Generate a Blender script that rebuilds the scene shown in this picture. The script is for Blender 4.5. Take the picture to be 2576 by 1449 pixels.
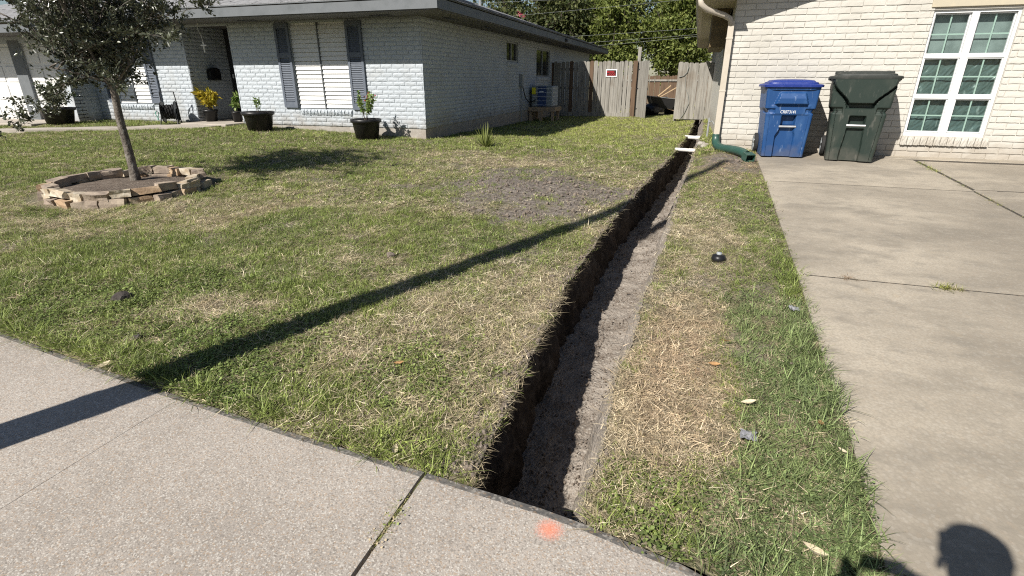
import bpy, bmesh, math, random
import numpy as np
from mathutils import Vector, Matrix, noise as mnoise
random.seed(7); RNG = np.random.default_rng(7)
for o in list(bpy.data.objects): bpy.data.objects.remove(o)
scene = bpy.context.scene
COL = scene.collection
R = math.radians

# ------------------------------------------------------------------ camera, sky, sun, exposure
CAM_H, PITCH, YAW = 1.5, R(21.5), R(18.0)
cam_d = bpy.data.cameras.new('camera'); cam = bpy.data.objects.new('camera', cam_d); COL.objects.link(cam)
cam.location = (0, 0, CAM_H); cam.rotation_euler = (R(90) - PITCH, 0, YAW)
cam_d.sensor_width = 36; cam_d.lens = 1340 / 2576 * 36; cam_d.clip_start = .05; cam_d.clip_end = 600
scene.camera = cam
SUN_EL = R(41.0); SH = (.42, .907)                # shadows run this way over the ground
w = bpy.data.worlds.new('World'); scene.world = w; w.use_nodes = True
nt = w.node_tree; bg = nt.nodes['Background']; sky = nt.nodes.new('ShaderNodeTexSky')
sky.sky_type = 'NISHITA'; sky.sun_disc = False; sky.sun_elevation = SUN_EL
sky.sun_rotation = math.atan2(-SH[0], -SH[1])     # compass bearing of the sun, from +Y towards +X
sky.air_density = 1.0; sky.dust_density = .6; sky.ozone_density = 1.0
nt.links.new(sky.outputs[0], bg.inputs[0]); bg.inputs[1].default_value = .05
sun_d = bpy.data.lights.new('sun', 'SUN'); sun = bpy.data.objects.new('sun', sun_d); COL.objects.link(sun)
sun_d.energy = 5.0; sun_d.angle = R(.53); sun_d.color = (1, .95, .87)
sdir = Vector((SH[0] * math.cos(SUN_EL), SH[1] * math.cos(SUN_EL), -math.sin(SUN_EL)))
sun.rotation_euler = sdir.to_track_quat('-Z', 'Y').to_euler(); sun.location = (-8, -18, 17)
vs = scene.view_settings; vs.view_transform = 'Standard'; vs.look = 'None'; vs.gamma = 1; vs.exposure = .66; vs.use_curve_mapping = False
scene.render.engine = 'CYCLES'; scene.render.resolution_x = 1024; scene.render.resolution_y = 576
scene.cycles.max_bounces = 4; scene.cycles.diffuse_bounces = 2; scene.cycles.glossy_bounces = 2; scene.cycles.transmission_bounces = 2; scene.cycles.transparent_max_bounces = 6; scene.cycles.adaptive_threshold = .012; scene.cycles.caustics_reflective = False; scene.cycles.caustics_refractive = False; scene.cycles.pixel_filter_type = 'BLACKMAN_HARRIS'; scene.cycles.filter_width = 1.15; scene.cycles.use_denoising = False

# ------------------------------------------------------------------ helpers
def link(o, parent=None):
    COL.objects.link(o)
    if parent is not None: o.parent = parent
    return o
def tag(o, label=None, cat=None, group=None, kind=None):
    if label: o['label'] = label
    if cat: o['category'] = cat
    if group: o['group'] = group
    if kind: o['kind'] = kind
    return o
def empty(name, loc=(0, 0, 0), rz=0, label=None, cat=None, group=None, parent=None):
    o = bpy.data.objects.new(name, None); o.empty_display_size = .2
    o.location = loc; o.rotation_euler = (0, 0, rz); link(o, parent); tag(o, label, cat, group); return o
def mobj(name, V, F, m, parent=None, smooth=False, off=None):
    me = bpy.data.meshes.new(name); me.from_pydata([tuple(v) for v in V], [], F); me.update()
    if smooth: me.polygons.foreach_set('use_smooth', [True] * len(me.polygons))
    if m is not None: me.materials.append(M[m] if isinstance(m, str) else m)
    o = bpy.data.objects.new(name, me); link(o, parent)
    if off is not None: o.location = off
    return o
class MB:
    def __init__(s): s.V = []; s.F = []
    def add(s, V, F):
        n = len(s.V); s.V += [tuple(v) for v in V]; s.F += [tuple(i + n for i in f) for f in F]; return s
    def box(s, x0, x1, y0, y1, z0, z1, T=None, b=0.0):
        if b > 0:
            bm = bmesh.new(); bmesh.ops.create_cube(bm, size=1)
            for v in bm.verts:
                v.co = Vector(((x0 + x1) / 2 + v.co.x * (x1 - x0), (y0 + y1) / 2 + v.co.y * (y1 - y0), (z0 + z1) / 2 + v.co.z * (z1 - z0)))
            bmesh.ops.bevel(bm, geom=bm.edges[:], offset=b, segments=1, affect='EDGES')
            bm.verts.index_update()
            V = [v.co.copy() for v in bm.verts]; F = [[v.index for v in f.verts] for f in bm.faces]; bm.free()
        else:
            V = [Vector((x, y, z)) for z in (z0, z1) for y in (y0, y1) for x in (x0, x1)]
            F = [(0, 2, 3, 1), (4, 5, 7, 6), (0, 1, 5, 4), (2, 6, 7, 3), (0, 4, 6, 2), (1, 3, 7, 5)]
        if T is not None: V = [T @ v for v in V]
        return s.add(V, F)
    def tube(s, pts, rad, n=8, cap=True, closed=False):
        pts = [Vector(p) for p in pts]; N = len(pts)
        rad = rad if hasattr(rad, '__len__') else [rad] * N
        base = len(s.V); up = None
        for i, p in enumerate(pts):
            if closed: t = pts[(i + 1) % N] - pts[i - 1]
            else: t = pts[min(i + 1, N - 1)] - pts[max(i - 1, 0)]
            if t.length < 1e-9: t = Vector((0, 0, 1))
            t.normalize()
            if up is None: up = Vector((0, 0, 1)) if abs(t.z) < .9 else Vector((1, 0, 0))
            a = t.cross(up); a.normalize(); bvec = a.cross(t); up = bvec.copy()
            for k in range(n):
                th = 2 * math.pi * k / n
                s.V.append(tuple(p + (a * math.cos(th) + bvec * math.sin(th)) * rad[i]))
        for i in range(N if closed else N - 1):
            j = (i + 1) % N
            for k in range(n):
                s.F.append((base + i * n + k, base + i * n + (k + 1) % n, base + j * n + (k + 1) % n, base + j * n + k))
        if cap and not closed:
            s.F.append(tuple(base + k for k in range(n))[::-1]); s.F.append(tuple(base + (N - 1) * n + k for k in range(n)))
        return s
    def lathe(s, prof, n=24, c=(0, 0, 0)):
        base = len(s.V)
        for r, z in prof:
            for k in range(n):
                a = 2 * math.pi * k / n; s.V.append((c[0] + r * math.cos(a), c[1] + r * math.sin(a), c[2] + z))
        for i in range(len(prof) - 1):
            for k in range(n):
                s.F.append((base + i * n + k, base + i * n + (k + 1) % n, base + (i + 1) * n + (k + 1) % n, base + (i + 1) * n + k))
        return s
    def build(s, name, m, parent=None, smooth=False, off=None): return mobj(name, s.V, s.F, m, parent, smooth, off)

def _h(ix, iy, seed):
    h = (ix.astype(np.int64) * 374761393 + iy.astype(np.int64) * 668265263 + seed * 974634777) & 0x7fffffff
    h = (h ^ (h >> 13)) * 1274126177 & 0x7fffffff
    return ((h ^ (h >> 16)) & 0xffff) / 65535.0
def vn(x, y, seed=0):
    x = np.asarray(x, float); y = np.asarray(y, float)
    ix = np.floor(x); iy = np.floor(y); fx = x - ix; fy = y - iy
    fx = fx * fx * (3 - 2 * fx); fy = fy * fy * (3 - 2 * fy)
    a = _h(ix, iy, seed); b = _h(ix + 1, iy, seed); c = _h(ix, iy + 1, seed); d = _h(ix + 1, iy + 1, seed)
    return (a * (1 - fx) + b * fx) * (1 - fy) + (c * (1 - fx) + d * fx) * fy
def fbm(x, y, seed=0, o=4):
    s = 0; t = 0; a = 1
    for i in range(o):
        s = s + a * vn(np.asarray(x) * 2 ** i, np.asarray(y) * 2 ** i, seed + i); t += a; a *= .55
    return s / t

# ------------------------------------------------------------------ materials
M = {}
def mat(name, col, rough=.85, layers=(), bump=None, metallic=0, spec=.3, coord='pos', transl=0, sheen=0):
    """layers: (scale, colour, low, high, detail[, (sx,sy,sz)]) noise blends over col; bump: (scale, strength, distance)"""
    m = bpy.data.materials.new(name); m.use_nodes = True; n = m.node_tree; L = n.links
    p = n.nodes['Principled BSDF']; p.inputs['Roughness'].default_value = rough; p.inputs['Metallic'].default_value = metallic
    p.inputs['Specular IOR Level'].default_value = spec
    if coord == 'pos': src = n.nodes.new('ShaderNodeNewGeometry').outputs['Position']
    else: src = n.nodes.new('ShaderNodeTexCoord').outputs['Object']
    cur = None
    rgb = n.nodes.new('ShaderNodeRGB'); rgb.outputs[0].default_value = (*col, 1); cur = rgb.outputs[0]
    for ly in layers:
        sc, c2, lo, hi, det = ly[:5]
        mp = n.nodes.new('ShaderNodeMapping'); L.new(src, mp.inputs[0])
        mp.inputs['Scale'].default_value = ly[5] if len(ly) > 5 else (1, 1, 1)
        nz = n.nodes.new('ShaderNodeTexNoise'); nz.inputs['Scale'].default_value = sc; nz.inputs['Detail'].default_value = det
        L.new(mp.outputs[0], nz.inputs['Vector'])
        mr = n.nodes.new('ShaderNodeMapRange'); mr.inputs[1].default_value = lo; mr.inputs[2].default_value = hi; L.new(nz.outputs[0], mr.inputs[0])
        mx = n.nodes.new('ShaderNodeMix'); mx.data_type = 'RGBA'; L.new(mr.outputs[0], mx.inputs[0]); L.new(cur, mx.inputs[6]); mx.inputs[7].default_value = (*c2, 1)
        cur = mx.outputs[2]
    L.new(cur, p.inputs['Base Color'])
    if bump:
        nz = n.nodes.new('ShaderNodeTexNoise'); nz.inputs['Scale'].default_value = bump[0]; nz.inputs['Detail'].default_value = 4; L.new(src, nz.inputs['Vector'])
        bp = n.nodes.new('ShaderNodeBump'); bp.inputs['Strength'].default_value = bump[1]; bp.inputs['Distance'].default_value = bump[2]
        L.new(nz.outputs[0], bp.inputs['Height']); L.new(bp.outputs[0], p.inputs['Normal'])
    M[name] = m; m['cur'] = 0
    return m
mat('paint_cool', (.42, .455, .49), .75, [(3, (.36, .392, .425), .45, .8, 4), (30, (.32, .345, .37), .58, .85, 3), (1.2, (.35, .36, .36), .55, .75, 6)], (60, .25, .004))
mat('mortar_cool', (.39, .425, .455), .9, [(8, (.35, .38, .405), .4, .7, 4)], (80, .3, .003))
mat('paint_warm', (.52, .50, .455), .7, [(2.2, (.47, .45, .405), .45, .75, 5), (.9, (.43, .41, .365), .56, .74, 7), (25, (.42, .395, .35), .62, .9, 3)], (70, .3, .003))
mat('mortar_warm', (.50, .48, .435), .9, [(9, (.46, .44, .395), .4, .7, 4)], (80, .3, .003))
mat('slab_base', (.41, .395, .37), .9, [(4, (.32, .295, .265), .4, .75, 5), (14, (.60, .59, .57), .5, .8, 4)], (50, .3, .004))
mat('fascia_grey', (.135, .145, .155), .6, [(5, (.105, .115, .122), .45, .75, 4)])
mat('soffit_grey', (.13, .13, .13), .8, [(6, (.095, .09, .085), .4, .8, 4)])
mat('shingle', (.23, .23, .235), .95, [(7, (.155, .155, .16), .4, .65, 4), (60, (.31, .31, .32), .5, .75, 3)], (180, .6, .01))
mat('white_board', (.66, .66, .65), .5, [(12, (.60, .59, .575), .5, .8, 3)])
mat('shutter_blue', (.10, .116, .145), .6, [(14, (.13, .146, .175), .5, .75, 3)])
mat('dark_glass', (.010, .012, .013), .08, spec=.5)
mat('dark_paint', (.035, .035, .037), .5)
mat('black_plastic', (.012, .012, .013), .38, [(20, (.03, .029, .027), .55, .8, 4)])
mat('white_plastic', (.58, .56, .53), .4, [(9, (.40, .37, .32), .55, .85, 4)])
mat('vinyl_white', (.66, .67, .67), .35)
mat('muntin_green', (.42, .52, .475), .4)
mat('cream_trim', (.43, .385, .295), .6, [(10, (.48, .42, .31), .5, .75, 3)])
mat('brown_board', (.15, .11, .055), .7, [(8, (.10, .075, .04), .4, .7, 3)])
mat('downspout_cream', (.48, .43, .36), .5, [(7, (.42, .37, .30), .5, .8, 3)])
mat('drain_green', (.028, .072, .056), .38, [(12, (.06, .095, .08), .55, .85, 4)], spec=.5)
mat('cart_blue', (.010, .052, .165), .5, [(7, (.03, .085, .21), .52, .75, 5, (1, 1, .35)), (24, (.16, .22, .33), .62, .78, 5, (1, 1, .3))], (220, .12, .002), spec=.4)
mat('cart_blue_lid', (.010, .028, .18), .5, [(16, (.03, .05, .23), .5, .8, 4)], (220, .1, .002), spec=.4)
mat('cart_green', (.016, .027, .022), .55, [(6, (.035, .043, .035), .48, .72, 5, (1, 1, .35)), (22, (.085, .088, .076), .60, .78, 5, (1, 1, .3))], (220, .15, .002), spec=.35)
mat('cart_lid_dark', (.030, .034, .031), .6, [(14, (.06, .06, .055), .5, .8, 4)], (220, .15, .002))
mat('galvanised', (.52, .53, .54), .42, [(20, (.42, .43, .44), .4, .7, 3)], metallic=.7)
mat('rubber', (.022, .022, .022), .8)
mat('wood_grey', (.27, .255, .225), .9, [(2.2, (.14, .13, .113), .40, .68, 5, (9, 9, .55)), (8, (.31, .30, .275), .5, .75, 4, (9, 9, .3)), (1.1, (.15, .12, .09), .6, .8, 4)], (30, .4, .006))
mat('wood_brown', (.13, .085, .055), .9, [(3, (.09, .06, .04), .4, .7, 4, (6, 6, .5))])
mat('lumber', (.48, .35, .21), .8, [(4, (.38, .26, .15), .45, .7, 4)])
mat('post_wood', (.36, .27, .19), .85, [(5, (.26, .20, .14), .45, .7, 4, (6, 6, .5))])
mat('ac_metal', (.24, .27, .29), .5, [(8, (.18, .20, .22), .5, .8, 3)], metallic=.2)
mat('ac_blue', (.03, .06, .17), .5)
mat('label_yellow', (.75, .68, .03), .6)
mat('label_white', (.7, .72, .75), .6)
mat('conduit_grey', (.27, .29, .30), .5)
mat('sign_red', (.55, .02, .03), .5)
mat('sign_black', (.03, .01, .01), .5)
mat('sign_white', (.80, .78, .78), .5)
mat('bark', (.155, .135, .115), .95, [(3.5, (.075, .062, .05), .42, .62, 6, (6, 6, 1.6)), (12, (.27, .255, .225), .52, .75, 5, (2, 2, 1))], (35, .9, .02))
mat('bark_dark', (.09, .075, .06), .95, [(5, (.05, .04, .03), .4, .7, 4)])
mat('stone_tan', (.37, .315, .24), .9, [(5, (.33, .25, .16), .46, .7, 5), (13, (.58, .53, .44), .5, .75, 5), (3, (.30, .24, .19), .6, .75, 5)], (26, .6, .012))
mat('stone_rust', (.33, .225, .14), .9, [(6, (.50, .40, .28), .45, .7, 5), (3, (.24, .15, .10), .55, .75, 5)], (26, .6, .012))
mat('stone_dark', (.25, .20, .16), .9, [(7, (.40, .33, .25), .45, .7, 5), (3, (.16, .12, .09), .55, .75, 5)], (26, .6, .012))
mat('mulch', (.16, .10, .06), .97, [(30, (.25, .15, .08), .45, .7, 5)], (60, .9, .02))
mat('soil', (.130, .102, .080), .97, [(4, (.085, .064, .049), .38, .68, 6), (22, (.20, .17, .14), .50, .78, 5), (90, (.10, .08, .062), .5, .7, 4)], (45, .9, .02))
mat('soil_dark', (.050, .038, .030), .97, [(3, (.024, .018, .014), .40, .62, 6, (1, 1, .4)), (16, (.105, .085, .068), .52, .78, 5)], (40, 1, .03))  # soil darkened so the colour carries the left trench wall's shade
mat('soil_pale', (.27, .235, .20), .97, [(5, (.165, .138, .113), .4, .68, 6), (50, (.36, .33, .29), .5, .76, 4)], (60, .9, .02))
mat('clod', (.185, .152, .124), .97, [(14, (.11, .088, .07), .4, .7, 5), (60, (.22, .195, .175), .55, .75, 3)], (70, .9, .01))
mat('clod_dark', (.05, .042, .038), .97, [(20, (.09, .08, .075), .5, .7, 4)], (70, .9, .01))
mat('walk_concrete', (.38, .34, .295), .95, [(2, (.31, .28, .24), .4, .7, 5)], (60, .3, .004))
mat('wire', (.16, .17, .16), .6)
mat('skin', (.45, .27, .19), .6)
mat('shirt', (.05, .07, .12), .9)
mat('jeans', (.04, .05, .09), .9)
mat('cap_cloth', (.05, .05, .055), .9)
mat('pole_steel', (.32, .33, .33), .5, metallic=.3)
mat('hose_green', (.08, .30, .22), .5)
mat('petal', (.55, .07, .06), .6)
mat('petal_pink', (.55, .10, .16), .6)
mat('roof_far', (.28, .25, .21), .9, [(9, (.20, .18, .15), .4, .7, 4)])
mat('asphalt', (.06, .06, .06), .95, [(50, (.09, .09, .088), .5, .75, 4)])
mat('dead_leaf', (.34, .20, .09), .8, [(30, (.22, .12, .05), .45, .7, 3)])
mat('dead_leaf_pale', (.52, .45, .32), .8, [(30, (.40, .33, .22), .45, .7, 3)])
mat('plastic_bag', (.22, .22, .235), .5)
mat('bag_black', (.012, .012, .014), .3)

def leaf_mat(name, cols, rough=.5, transl=.35, spec=.4):
    m = bpy.data.materials.new(name); m.use_nodes = True; n = m.node_tree; L = n.links
    p = n.nodes['Principled BSDF']; p.inputs['Roughness'].default_value = rough; p.inputs['Specular IOR Level'].default_value = spec
    g = n.nodes.new('ShaderNodeNewGeometry'); cr = n.nodes.new('ShaderNodeValToRGB')
    el = cr.color_ramp.elements
    for i, c in enumerate(cols):
        e = el[i] if i < 2 else el.new(0)
        e.position = i / (len(cols) - 1)
    for i, e in enumerate(sorted(el, key=lambda e: e.position)): e.color = (*cols[i], 1)
    L.new(g.outputs['Random Per Island'], cr.inputs[0]); L.new(cr.outputs[0], p.inputs['Base Color'])
    t = n.nodes.new('ShaderNodeBsdfTranslucent'); L.new(cr.outputs[0], t.inputs[0])
    mx = n.nodes.new('ShaderNodeMixShader'); mx.inputs[0].default_value = transl
    L.new(p.outputs[0], mx.inputs[1]); L.new(t.outputs[0], mx.inputs[2]); L.new(mx.outputs[0], n.nodes['Material Output'].inputs[0])
    M[name] = m
leaf_mat('oak_leaf', [(.038, .046, .026), (.058, .068, .038), (.082, .094, .054), (.12, .13, .08)], .30, .2, .6)
leaf_mat('far_leaf_green', [(.105, .145, .03), (.15, .195, .04), (.19, .235, .052), (.25, .28, .075)], .6, .4)
leaf_mat('far_leaf_dark', [(.035, .055, .017), (.055, .080, .024), (.08, .11, .03), (.12, .13, .042)], .6, .3)
leaf_mat('croton_leaf', [(.40, .36, .04), (.52, .46, .07), (.20, .24, .035), (.46, .33, .035)], .4, .25)
leaf_mat('pot_leaf', [(.10, .20, .03), (.16, .27, .05), (.22, .32, .07), (.30, .36, .12)], .5, .35)
leaf_mat('dark_pot_leaf', [(.03, .06, .02), (.05, .08, .03), (.07, .10, .04), (.10, .12, .05)], .5, .3)
leaf_mat('yucca_leaf', [(.20, .22, .06), (.30, .29, .09), (.36, .32, .13), (.14, .18, .05)], .5, .2)

def grass_mat():                                   # colour comes with each tuft
    m = bpy.data.materials.new('grass_blade'); m.use_nodes = True; n = m.node_tree; L = n.links
    p = n.nodes['Principled BSDF']; p.inputs['Roughness'].default_value = .55; p.inputs['Specular IOR Level'].default_value = .3
    a = n.nodes.new('ShaderNodeAttribute'); a.attribute_name = 'tint'
    g = n.nodes.new('ShaderNodeNewGeometry'); mr = n.nodes.new('ShaderNodeMapRange'); mr.inputs[3].default_value = .38; mr.inputs[4].default_value = 1.75
    L.new(g.outputs['Random Per Island'], mr.inputs[0])
    vm = n.nodes.new('ShaderNodeVectorMath'); vm.operation = 'SCALE'; L.new(a.outputs['Color'], vm.inputs[0]); L.new(mr.outputs[0], vm.inputs['Scale'])
    L.new(vm.outputs[0], p.inputs['Base Color'])
    t = n.nodes.new('ShaderNodeBsdfTranslucent'); L.new(vm.outputs[0], t.inputs[0])
    mx = n.nodes.new('ShaderNodeMixShader'); mx.inputs[0].default_value = .3
    L.new(p.outputs[0], mx.inputs[1]); L.new(t.outputs[0], mx.inputs[2]); L.new(mx.outputs[0], n.nodes['Material Output'].inputs[0])
    M['grass_blade'] = m
grass_mat()
def add_pos_mask(m, cx, cy, r, col, nscale, amt):  # a sprayed or stained spot of its own shape on a surface
    n = M[m].node_tree; L = n.links; p = n.nodes['Principled BSDF']; src = p.inputs['Base Color'].links[0].from_socket
    g = n.nodes.new('ShaderNodeNewGeometry'); vs_ = n.nodes.new('ShaderNodeVectorMath'); vs_.operation = 'DISTANCE'
    L.new(g.outputs['Position'], vs_.inputs[0]); vs_.inputs[1].default_value = (cx, cy, 0)
    nz = n.nodes.new('ShaderNodeTexNoise'); nz.inputs['Scale'].default_value = nscale; nz.inputs['Detail'].default_value = 6; L.new(g.outputs['Position'], nz.inputs['Vector'])
    ma = n.nodes.new('ShaderNodeMath'); ma.operation = 'MULTIPLY_ADD'; L.new(nz.outputs[0], ma.inputs[0]); ma.inputs[1].default_value = r * 1.3; L.new(vs_.outputs['Value'], ma.inputs[2])
    mr = n.nodes.new('ShaderNodeMapRange'); mr.inputs[1].default_value = r * 1.7; mr.inputs[2].default_value = r * .75; mr.inputs[4].default_value = amt; L.new(ma.outputs[0], mr.inputs[0])
    mx = n.nodes.new('ShaderNodeMix'); mx.data_type = 'RGBA'; L.new(mr.outputs[0], mx.inputs[0]); L.new(src, mx.inputs[6]); mx.inputs[7].default_value = (*col, 1)
    L.new(mx.outputs[2], p.inputs['Base Color'])
def aggregate(name, base, dark, light, scale, bump, stains, mottle=.5, specks=True):
    m = bpy.data.materials.new(name); m.use_nodes = True; n = m.node_tree; L = n.links
    p = n.nodes['Principled BSDF']; p.inputs['Roughness'].default_value = .92; p.inputs['Specular IOR Level'].default_value = .25
    g = n.nodes.new('ShaderNodeNewGeometry').outputs['Position']
    def nz(sc, det, vec=(1, 1, 1), rough=.5):
        mp = n.nodes.new('ShaderNodeMapping'); mp.inputs['Scale'].default_value = vec; L.new(g, mp.inputs[0])
        t = n.nodes.new('ShaderNodeTexNoise'); t.inputs['Scale'].default_value = sc; t.inputs['Detail'].default_value = det; t.inputs['Roughness'].default_value = rough; L.new(mp.outputs[0], t.inputs['Vector']); return t.outputs[0]
    def ramp(v, lo, hi, amt=1):
        r = n.nodes.new('ShaderNodeMapRange'); r.inputs[1].default_value = lo; r.inputs[2].default_value = hi; r.inputs[4].default_value = amt; L.new(v, r.inputs[0]); return r.outputs[0]
    def mix(f, a, c):
        x = n.nodes.new('ShaderNodeMix'); x.data_type = 'RGBA'; L.new(f, x.inputs[0]); L.new(a, x.inputs[6])
        if isinstance(c, tuple): x.inputs[7].default_value = (*c, 1)
        else: L.new(c, x.inputs[7])
        return x.outputs[2]
    rgb = n.nodes.new('ShaderNodeRGB'); rgb.outputs[0].default_value = (*base, 1); cur = rgb.outputs[0]
    for sc, c, lo, hi, amt, vec in stains: cur = mix(ramp(nz(sc, 7, vec, .6), lo, hi, amt), cur, c)
    if specks:
        vo = n.nodes.new('ShaderNodeTexVoronoi'); vo.inputs['Scale'].default_value = scale; L.new(g, vo.inputs['Vector'])
        sep = n.nodes.new('ShaderNodeSeparateColor'); L.new(vo.outputs['Color'], sep.inputs[0])
        cur = mix(ramp(sep.outputs[0], .80, .86, mottle), cur, dark)
        cur = mix(ramp(sep.outputs[1], .78, .84, mottle), cur, light)
        cur = mix(ramp(sep.outputs[2], .86, .90, mottle * .7), cur, (.33, .22, .13))
        cur = mix(ramp(vo.outputs['Distance'], .35, .75, .35), cur, tuple(c * .55 for c in base))
    cur = mix(ramp(nz(260, 3), .52, .75, .35), cur, tuple(c * .6 for c in base))
    L.new(cur, p.inputs['Base Color'])
    bp = n.nodes.new('ShaderNodeBump'); bp.inputs['Strength'].default_value = bump; bp.inputs['Distance'].default_value = .004
    L.new(nz(scale * .9, 4), bp.inputs['Height']); L.new(bp.outputs[0], p.inputs['Normal'])
    M[name] = m
aggregate('sidewalk_concrete', (.385, .343, .300), (.17, .15, .13), (.55, .52, .47), 175, .5,
          [(.8, (.265, .235, .205), .42, .64, .75, (1, 1, 1)), (4, (.275, .243, .21), .48, .70, .55, (1, 1, 1)), (9, (.44, .39, .34), .5, .75, .6, (1, 1, 1))], .62)
def splash(m, z0, z1, col, amt):                   # soil splashed and washed up the foot of a wall
    n = M[m].node_tree; L = n.links; p = n.nodes['Principled BSDF']; src = p.inputs['Base Color'].links[0].from_socket; g = n.nodes.new('ShaderNodeNewGeometry'); sp_ = n.nodes.new('ShaderNodeSeparateXYZ'); L.new(g.outputs['Position'], sp_.inputs[0])
    nz = n.nodes.new('ShaderNodeTexNoise'); nz.inputs['Scale'].default_value = 5; nz.inputs['Detail'].default_value = 7; L.new(g.outputs['Position'], nz.inputs['Vector'])
    ma = n.nodes.new('ShaderNodeMath'); ma.operation = 'MULTIPLY_ADD'; L.new(nz.outputs[0], ma.inputs[0]); ma.inputs[1].default_value = -.7; L.new(sp_.outputs['Z'], ma.inputs[2])
    mr = n.nodes.new('ShaderNodeMapRange'); mr.inputs[1].default_value = z1 - .35; mr.inputs[2].default_value = z0 - .35; mr.inputs[4].default_value = amt; L.new(ma.outputs[0], mr.inputs[0])
    mx = n.nodes.new('ShaderNodeMix'); mx.data_type = 'RGBA'; L.new(mr.outputs[0], mx.inputs[0]); L.new(src, mx.inputs[6]); mx.inputs[7].default_value = (*col, 1); L.new(mx.outputs[2], p.inputs['Base Color'])
for m_ in ('paint_cool', 'mortar_cool', 'slab_base'): splash(m_, .42, .78, (.22, .19, .155), .6)
for m_ in ('paint_warm', 'mortar_warm'): splash(m_, .46, .80, (.27, .22, .165), .55)
for m_ in ('cart_blue', 'cart_green'): splash(m_, .40, .56, (.14, .125, .105), .3)
add_pos_mask('sidewalk_concrete', -.322, 1.425, .055, (.80, .22, .12), 140, .68)
aggregate('driveway_concrete', (.385, .338, .27), (.20, .178, .148), (.48, .45, .40), 75, .3,
          [(.50, (.215, .187, .150), .42, .60, .85, (1, 1.25, 1)), (1.7, (.195, .172, .14), .47, .65, .8, (.9, 1.4, 1)), (6, (.185, .167, .14), .52, .70, .6, (.9, 1.4, 1)), (9, (.36, .325, .27), .55, .75, .5, (1, 1.3, 1)), (4, (.37, .28, .165), .66, .78, .35, (1, 1, 1))], .12)
aggregate('stained_edge', (.20, .185, .165), (.09, .085, .08), (.40, .37, .33), 90, .6, [(9, (.085, .083, .08), .40, .62, .9, (1, 1, 1)), (30, (.33, .30, .26), .55, .72, .6, (1, 1, 1))], .6)
aggregate('joint_dirt', (.05, .045, .038), (.03, .03, .03), (.12, .11, .10), 120, .8, [(20, (.10, .085, .07), .5, .7, .8, (1, 1, 1))], .5)

# ------------------------------------------------------------------ ground shape
YL, XL, YR, XR = 10.61, -5.36, 9.575, .43          # left house front / side wall, right house front / side wall
def zf(X): return np.interp(X, [-14, -10, -7.5, -5.4, -3, -1, 0, .45, 1, 4], [.48, .47, .38, .29, .26, .27, .36, .45, .42, .41])
def ground(X, Y):
    X = np.asarray(X, float); Y = np.asarray(Y, float)
    t = np.clip((Y - 1.62) / 7.9, 0, 1); z = zf(X) * t ** .72
    b = np.clip((Y - 10.6) / 9, 0, 1)
    zb = np.interp(X, [-3, -1, .2], [.12, .2, .30])
    return np.where(X > -5.6, z * (1 - b) + zb * b, z)
def lumps(X, Y):
    n = (fbm(X * 1.3, Y * 1.3, 3) - .5) * .07 + (fbm(X * 7, Y * 7, 9, 3) - .5) * .03
    m = np.exp(-(((X + 1.95) / .75) ** 2 + ((Y - 6.6) / 1.0) ** 2)) * .05
    return (n + m) * np.clip((Y - 1.5) / .5, 0, 1)
def lawn_z(X, Y): return ground(X, Y) + lumps(X, Y) - .012
SWX = [-24, -10, -4.07, -2.49, -1.57, -.87, -.29, .19, .5, .8, 1.2]
SWY = [3.3, 2.42, 1.91, 1.71, 1.62, 1.57, 1.52, 1.42, 1.28, 1.08, .8]
def ys(X): return np.interp(X, SWX, SWY)
TRY = [1.3, 2.43, 3.5, 5.3, 7.0, 8.6, 10.5, 13, 15.6, 22]
def xl(Y):
    Y = np.asarray(Y, float)
    return np.interp(Y, TRY, [-.68, -.715, -.75, -.675, -.49, -.33, -.17, -.06, .02, .10]) + (fbm(Y * 2.3, Y * 0 + 5, 21) - .5) * .06 + (fbm(Y * 14, Y * 0, 22, 3) - .5) * .045
def xr(Y):
    Y = np.asarray(Y, float)
    return np.interp(Y, TRY, [-.21, -.22, -.16, -.08, -.03, .05, .14, .24, .28, .34]) + (fbm(Y * 2.0, Y * 0 + 5, 31) - .5) * .05 + (fbm(Y * 12, Y * 0, 32, 3) - .5) * .03
def xd(Y): return np.interp(Y, [0, 1.1, 1.59, 2.29, 2.97, 4.15, 5.62, 7, 9.0, 9.6], [.55, .70, .77, .80, .81, .85, .89, .93, .97, .99]) 

def lawn_material():
    m = mat('lawn_soil', (.175, .145, .092), .97, [(1.1, (.125, .130, .055), .42, .62, 6), (5, (.235, .195, .13), .48, .72, 6), (26, (.31, .265, .18), .52, .75, 5), (70, (.075, .07, .04), .5, .68, 4)], (60, 1, .02))
lawn_material()
def bare_soil():                                   # the turf sheet carries a 'bare' value where earth was heaped and trodden
    n = M['lawn_soil'].node_tree; L = n.links; p = n.nodes['Principled BSDF']; src = p.inputs['Base Color'].links[0].from_socket
    a = n.nodes.new('ShaderNodeAttribute'); a.attribute_name = 'bare'; g = n.nodes.new('ShaderNodeNewGeometry'); nz = n.nodes.new('ShaderNodeTexNoise'); nz.inputs['Scale'].default_value = 22; nz.inputs['Detail'].default_value = 7; L.new(g.outputs['Position'], nz.inputs['Vector'])
    cr = n.nodes.new('ShaderNodeValToRGB'); cr.color_ramp.elements[0].position = .35; cr.color_ramp.elements[0].color = (.085, .070, .058, 1); cr.color_ramp.elements[1].position = .68; cr.color_ramp.elements[1].color = (.225, .195, .168, 1); L.new(nz.outputs[0], cr.inputs[0])
    mx = n.nodes.new('ShaderNodeMix'); mx.data_type = 'RGBA'; L.new(a.outputs['Fac'], mx.inputs[0]); L.new(src, mx.inputs[6]); L.new(cr.outputs[0], mx.inputs[7]); L.new(mx.outputs[2], p.inputs['Base Color'])
bare_soil()
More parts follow.
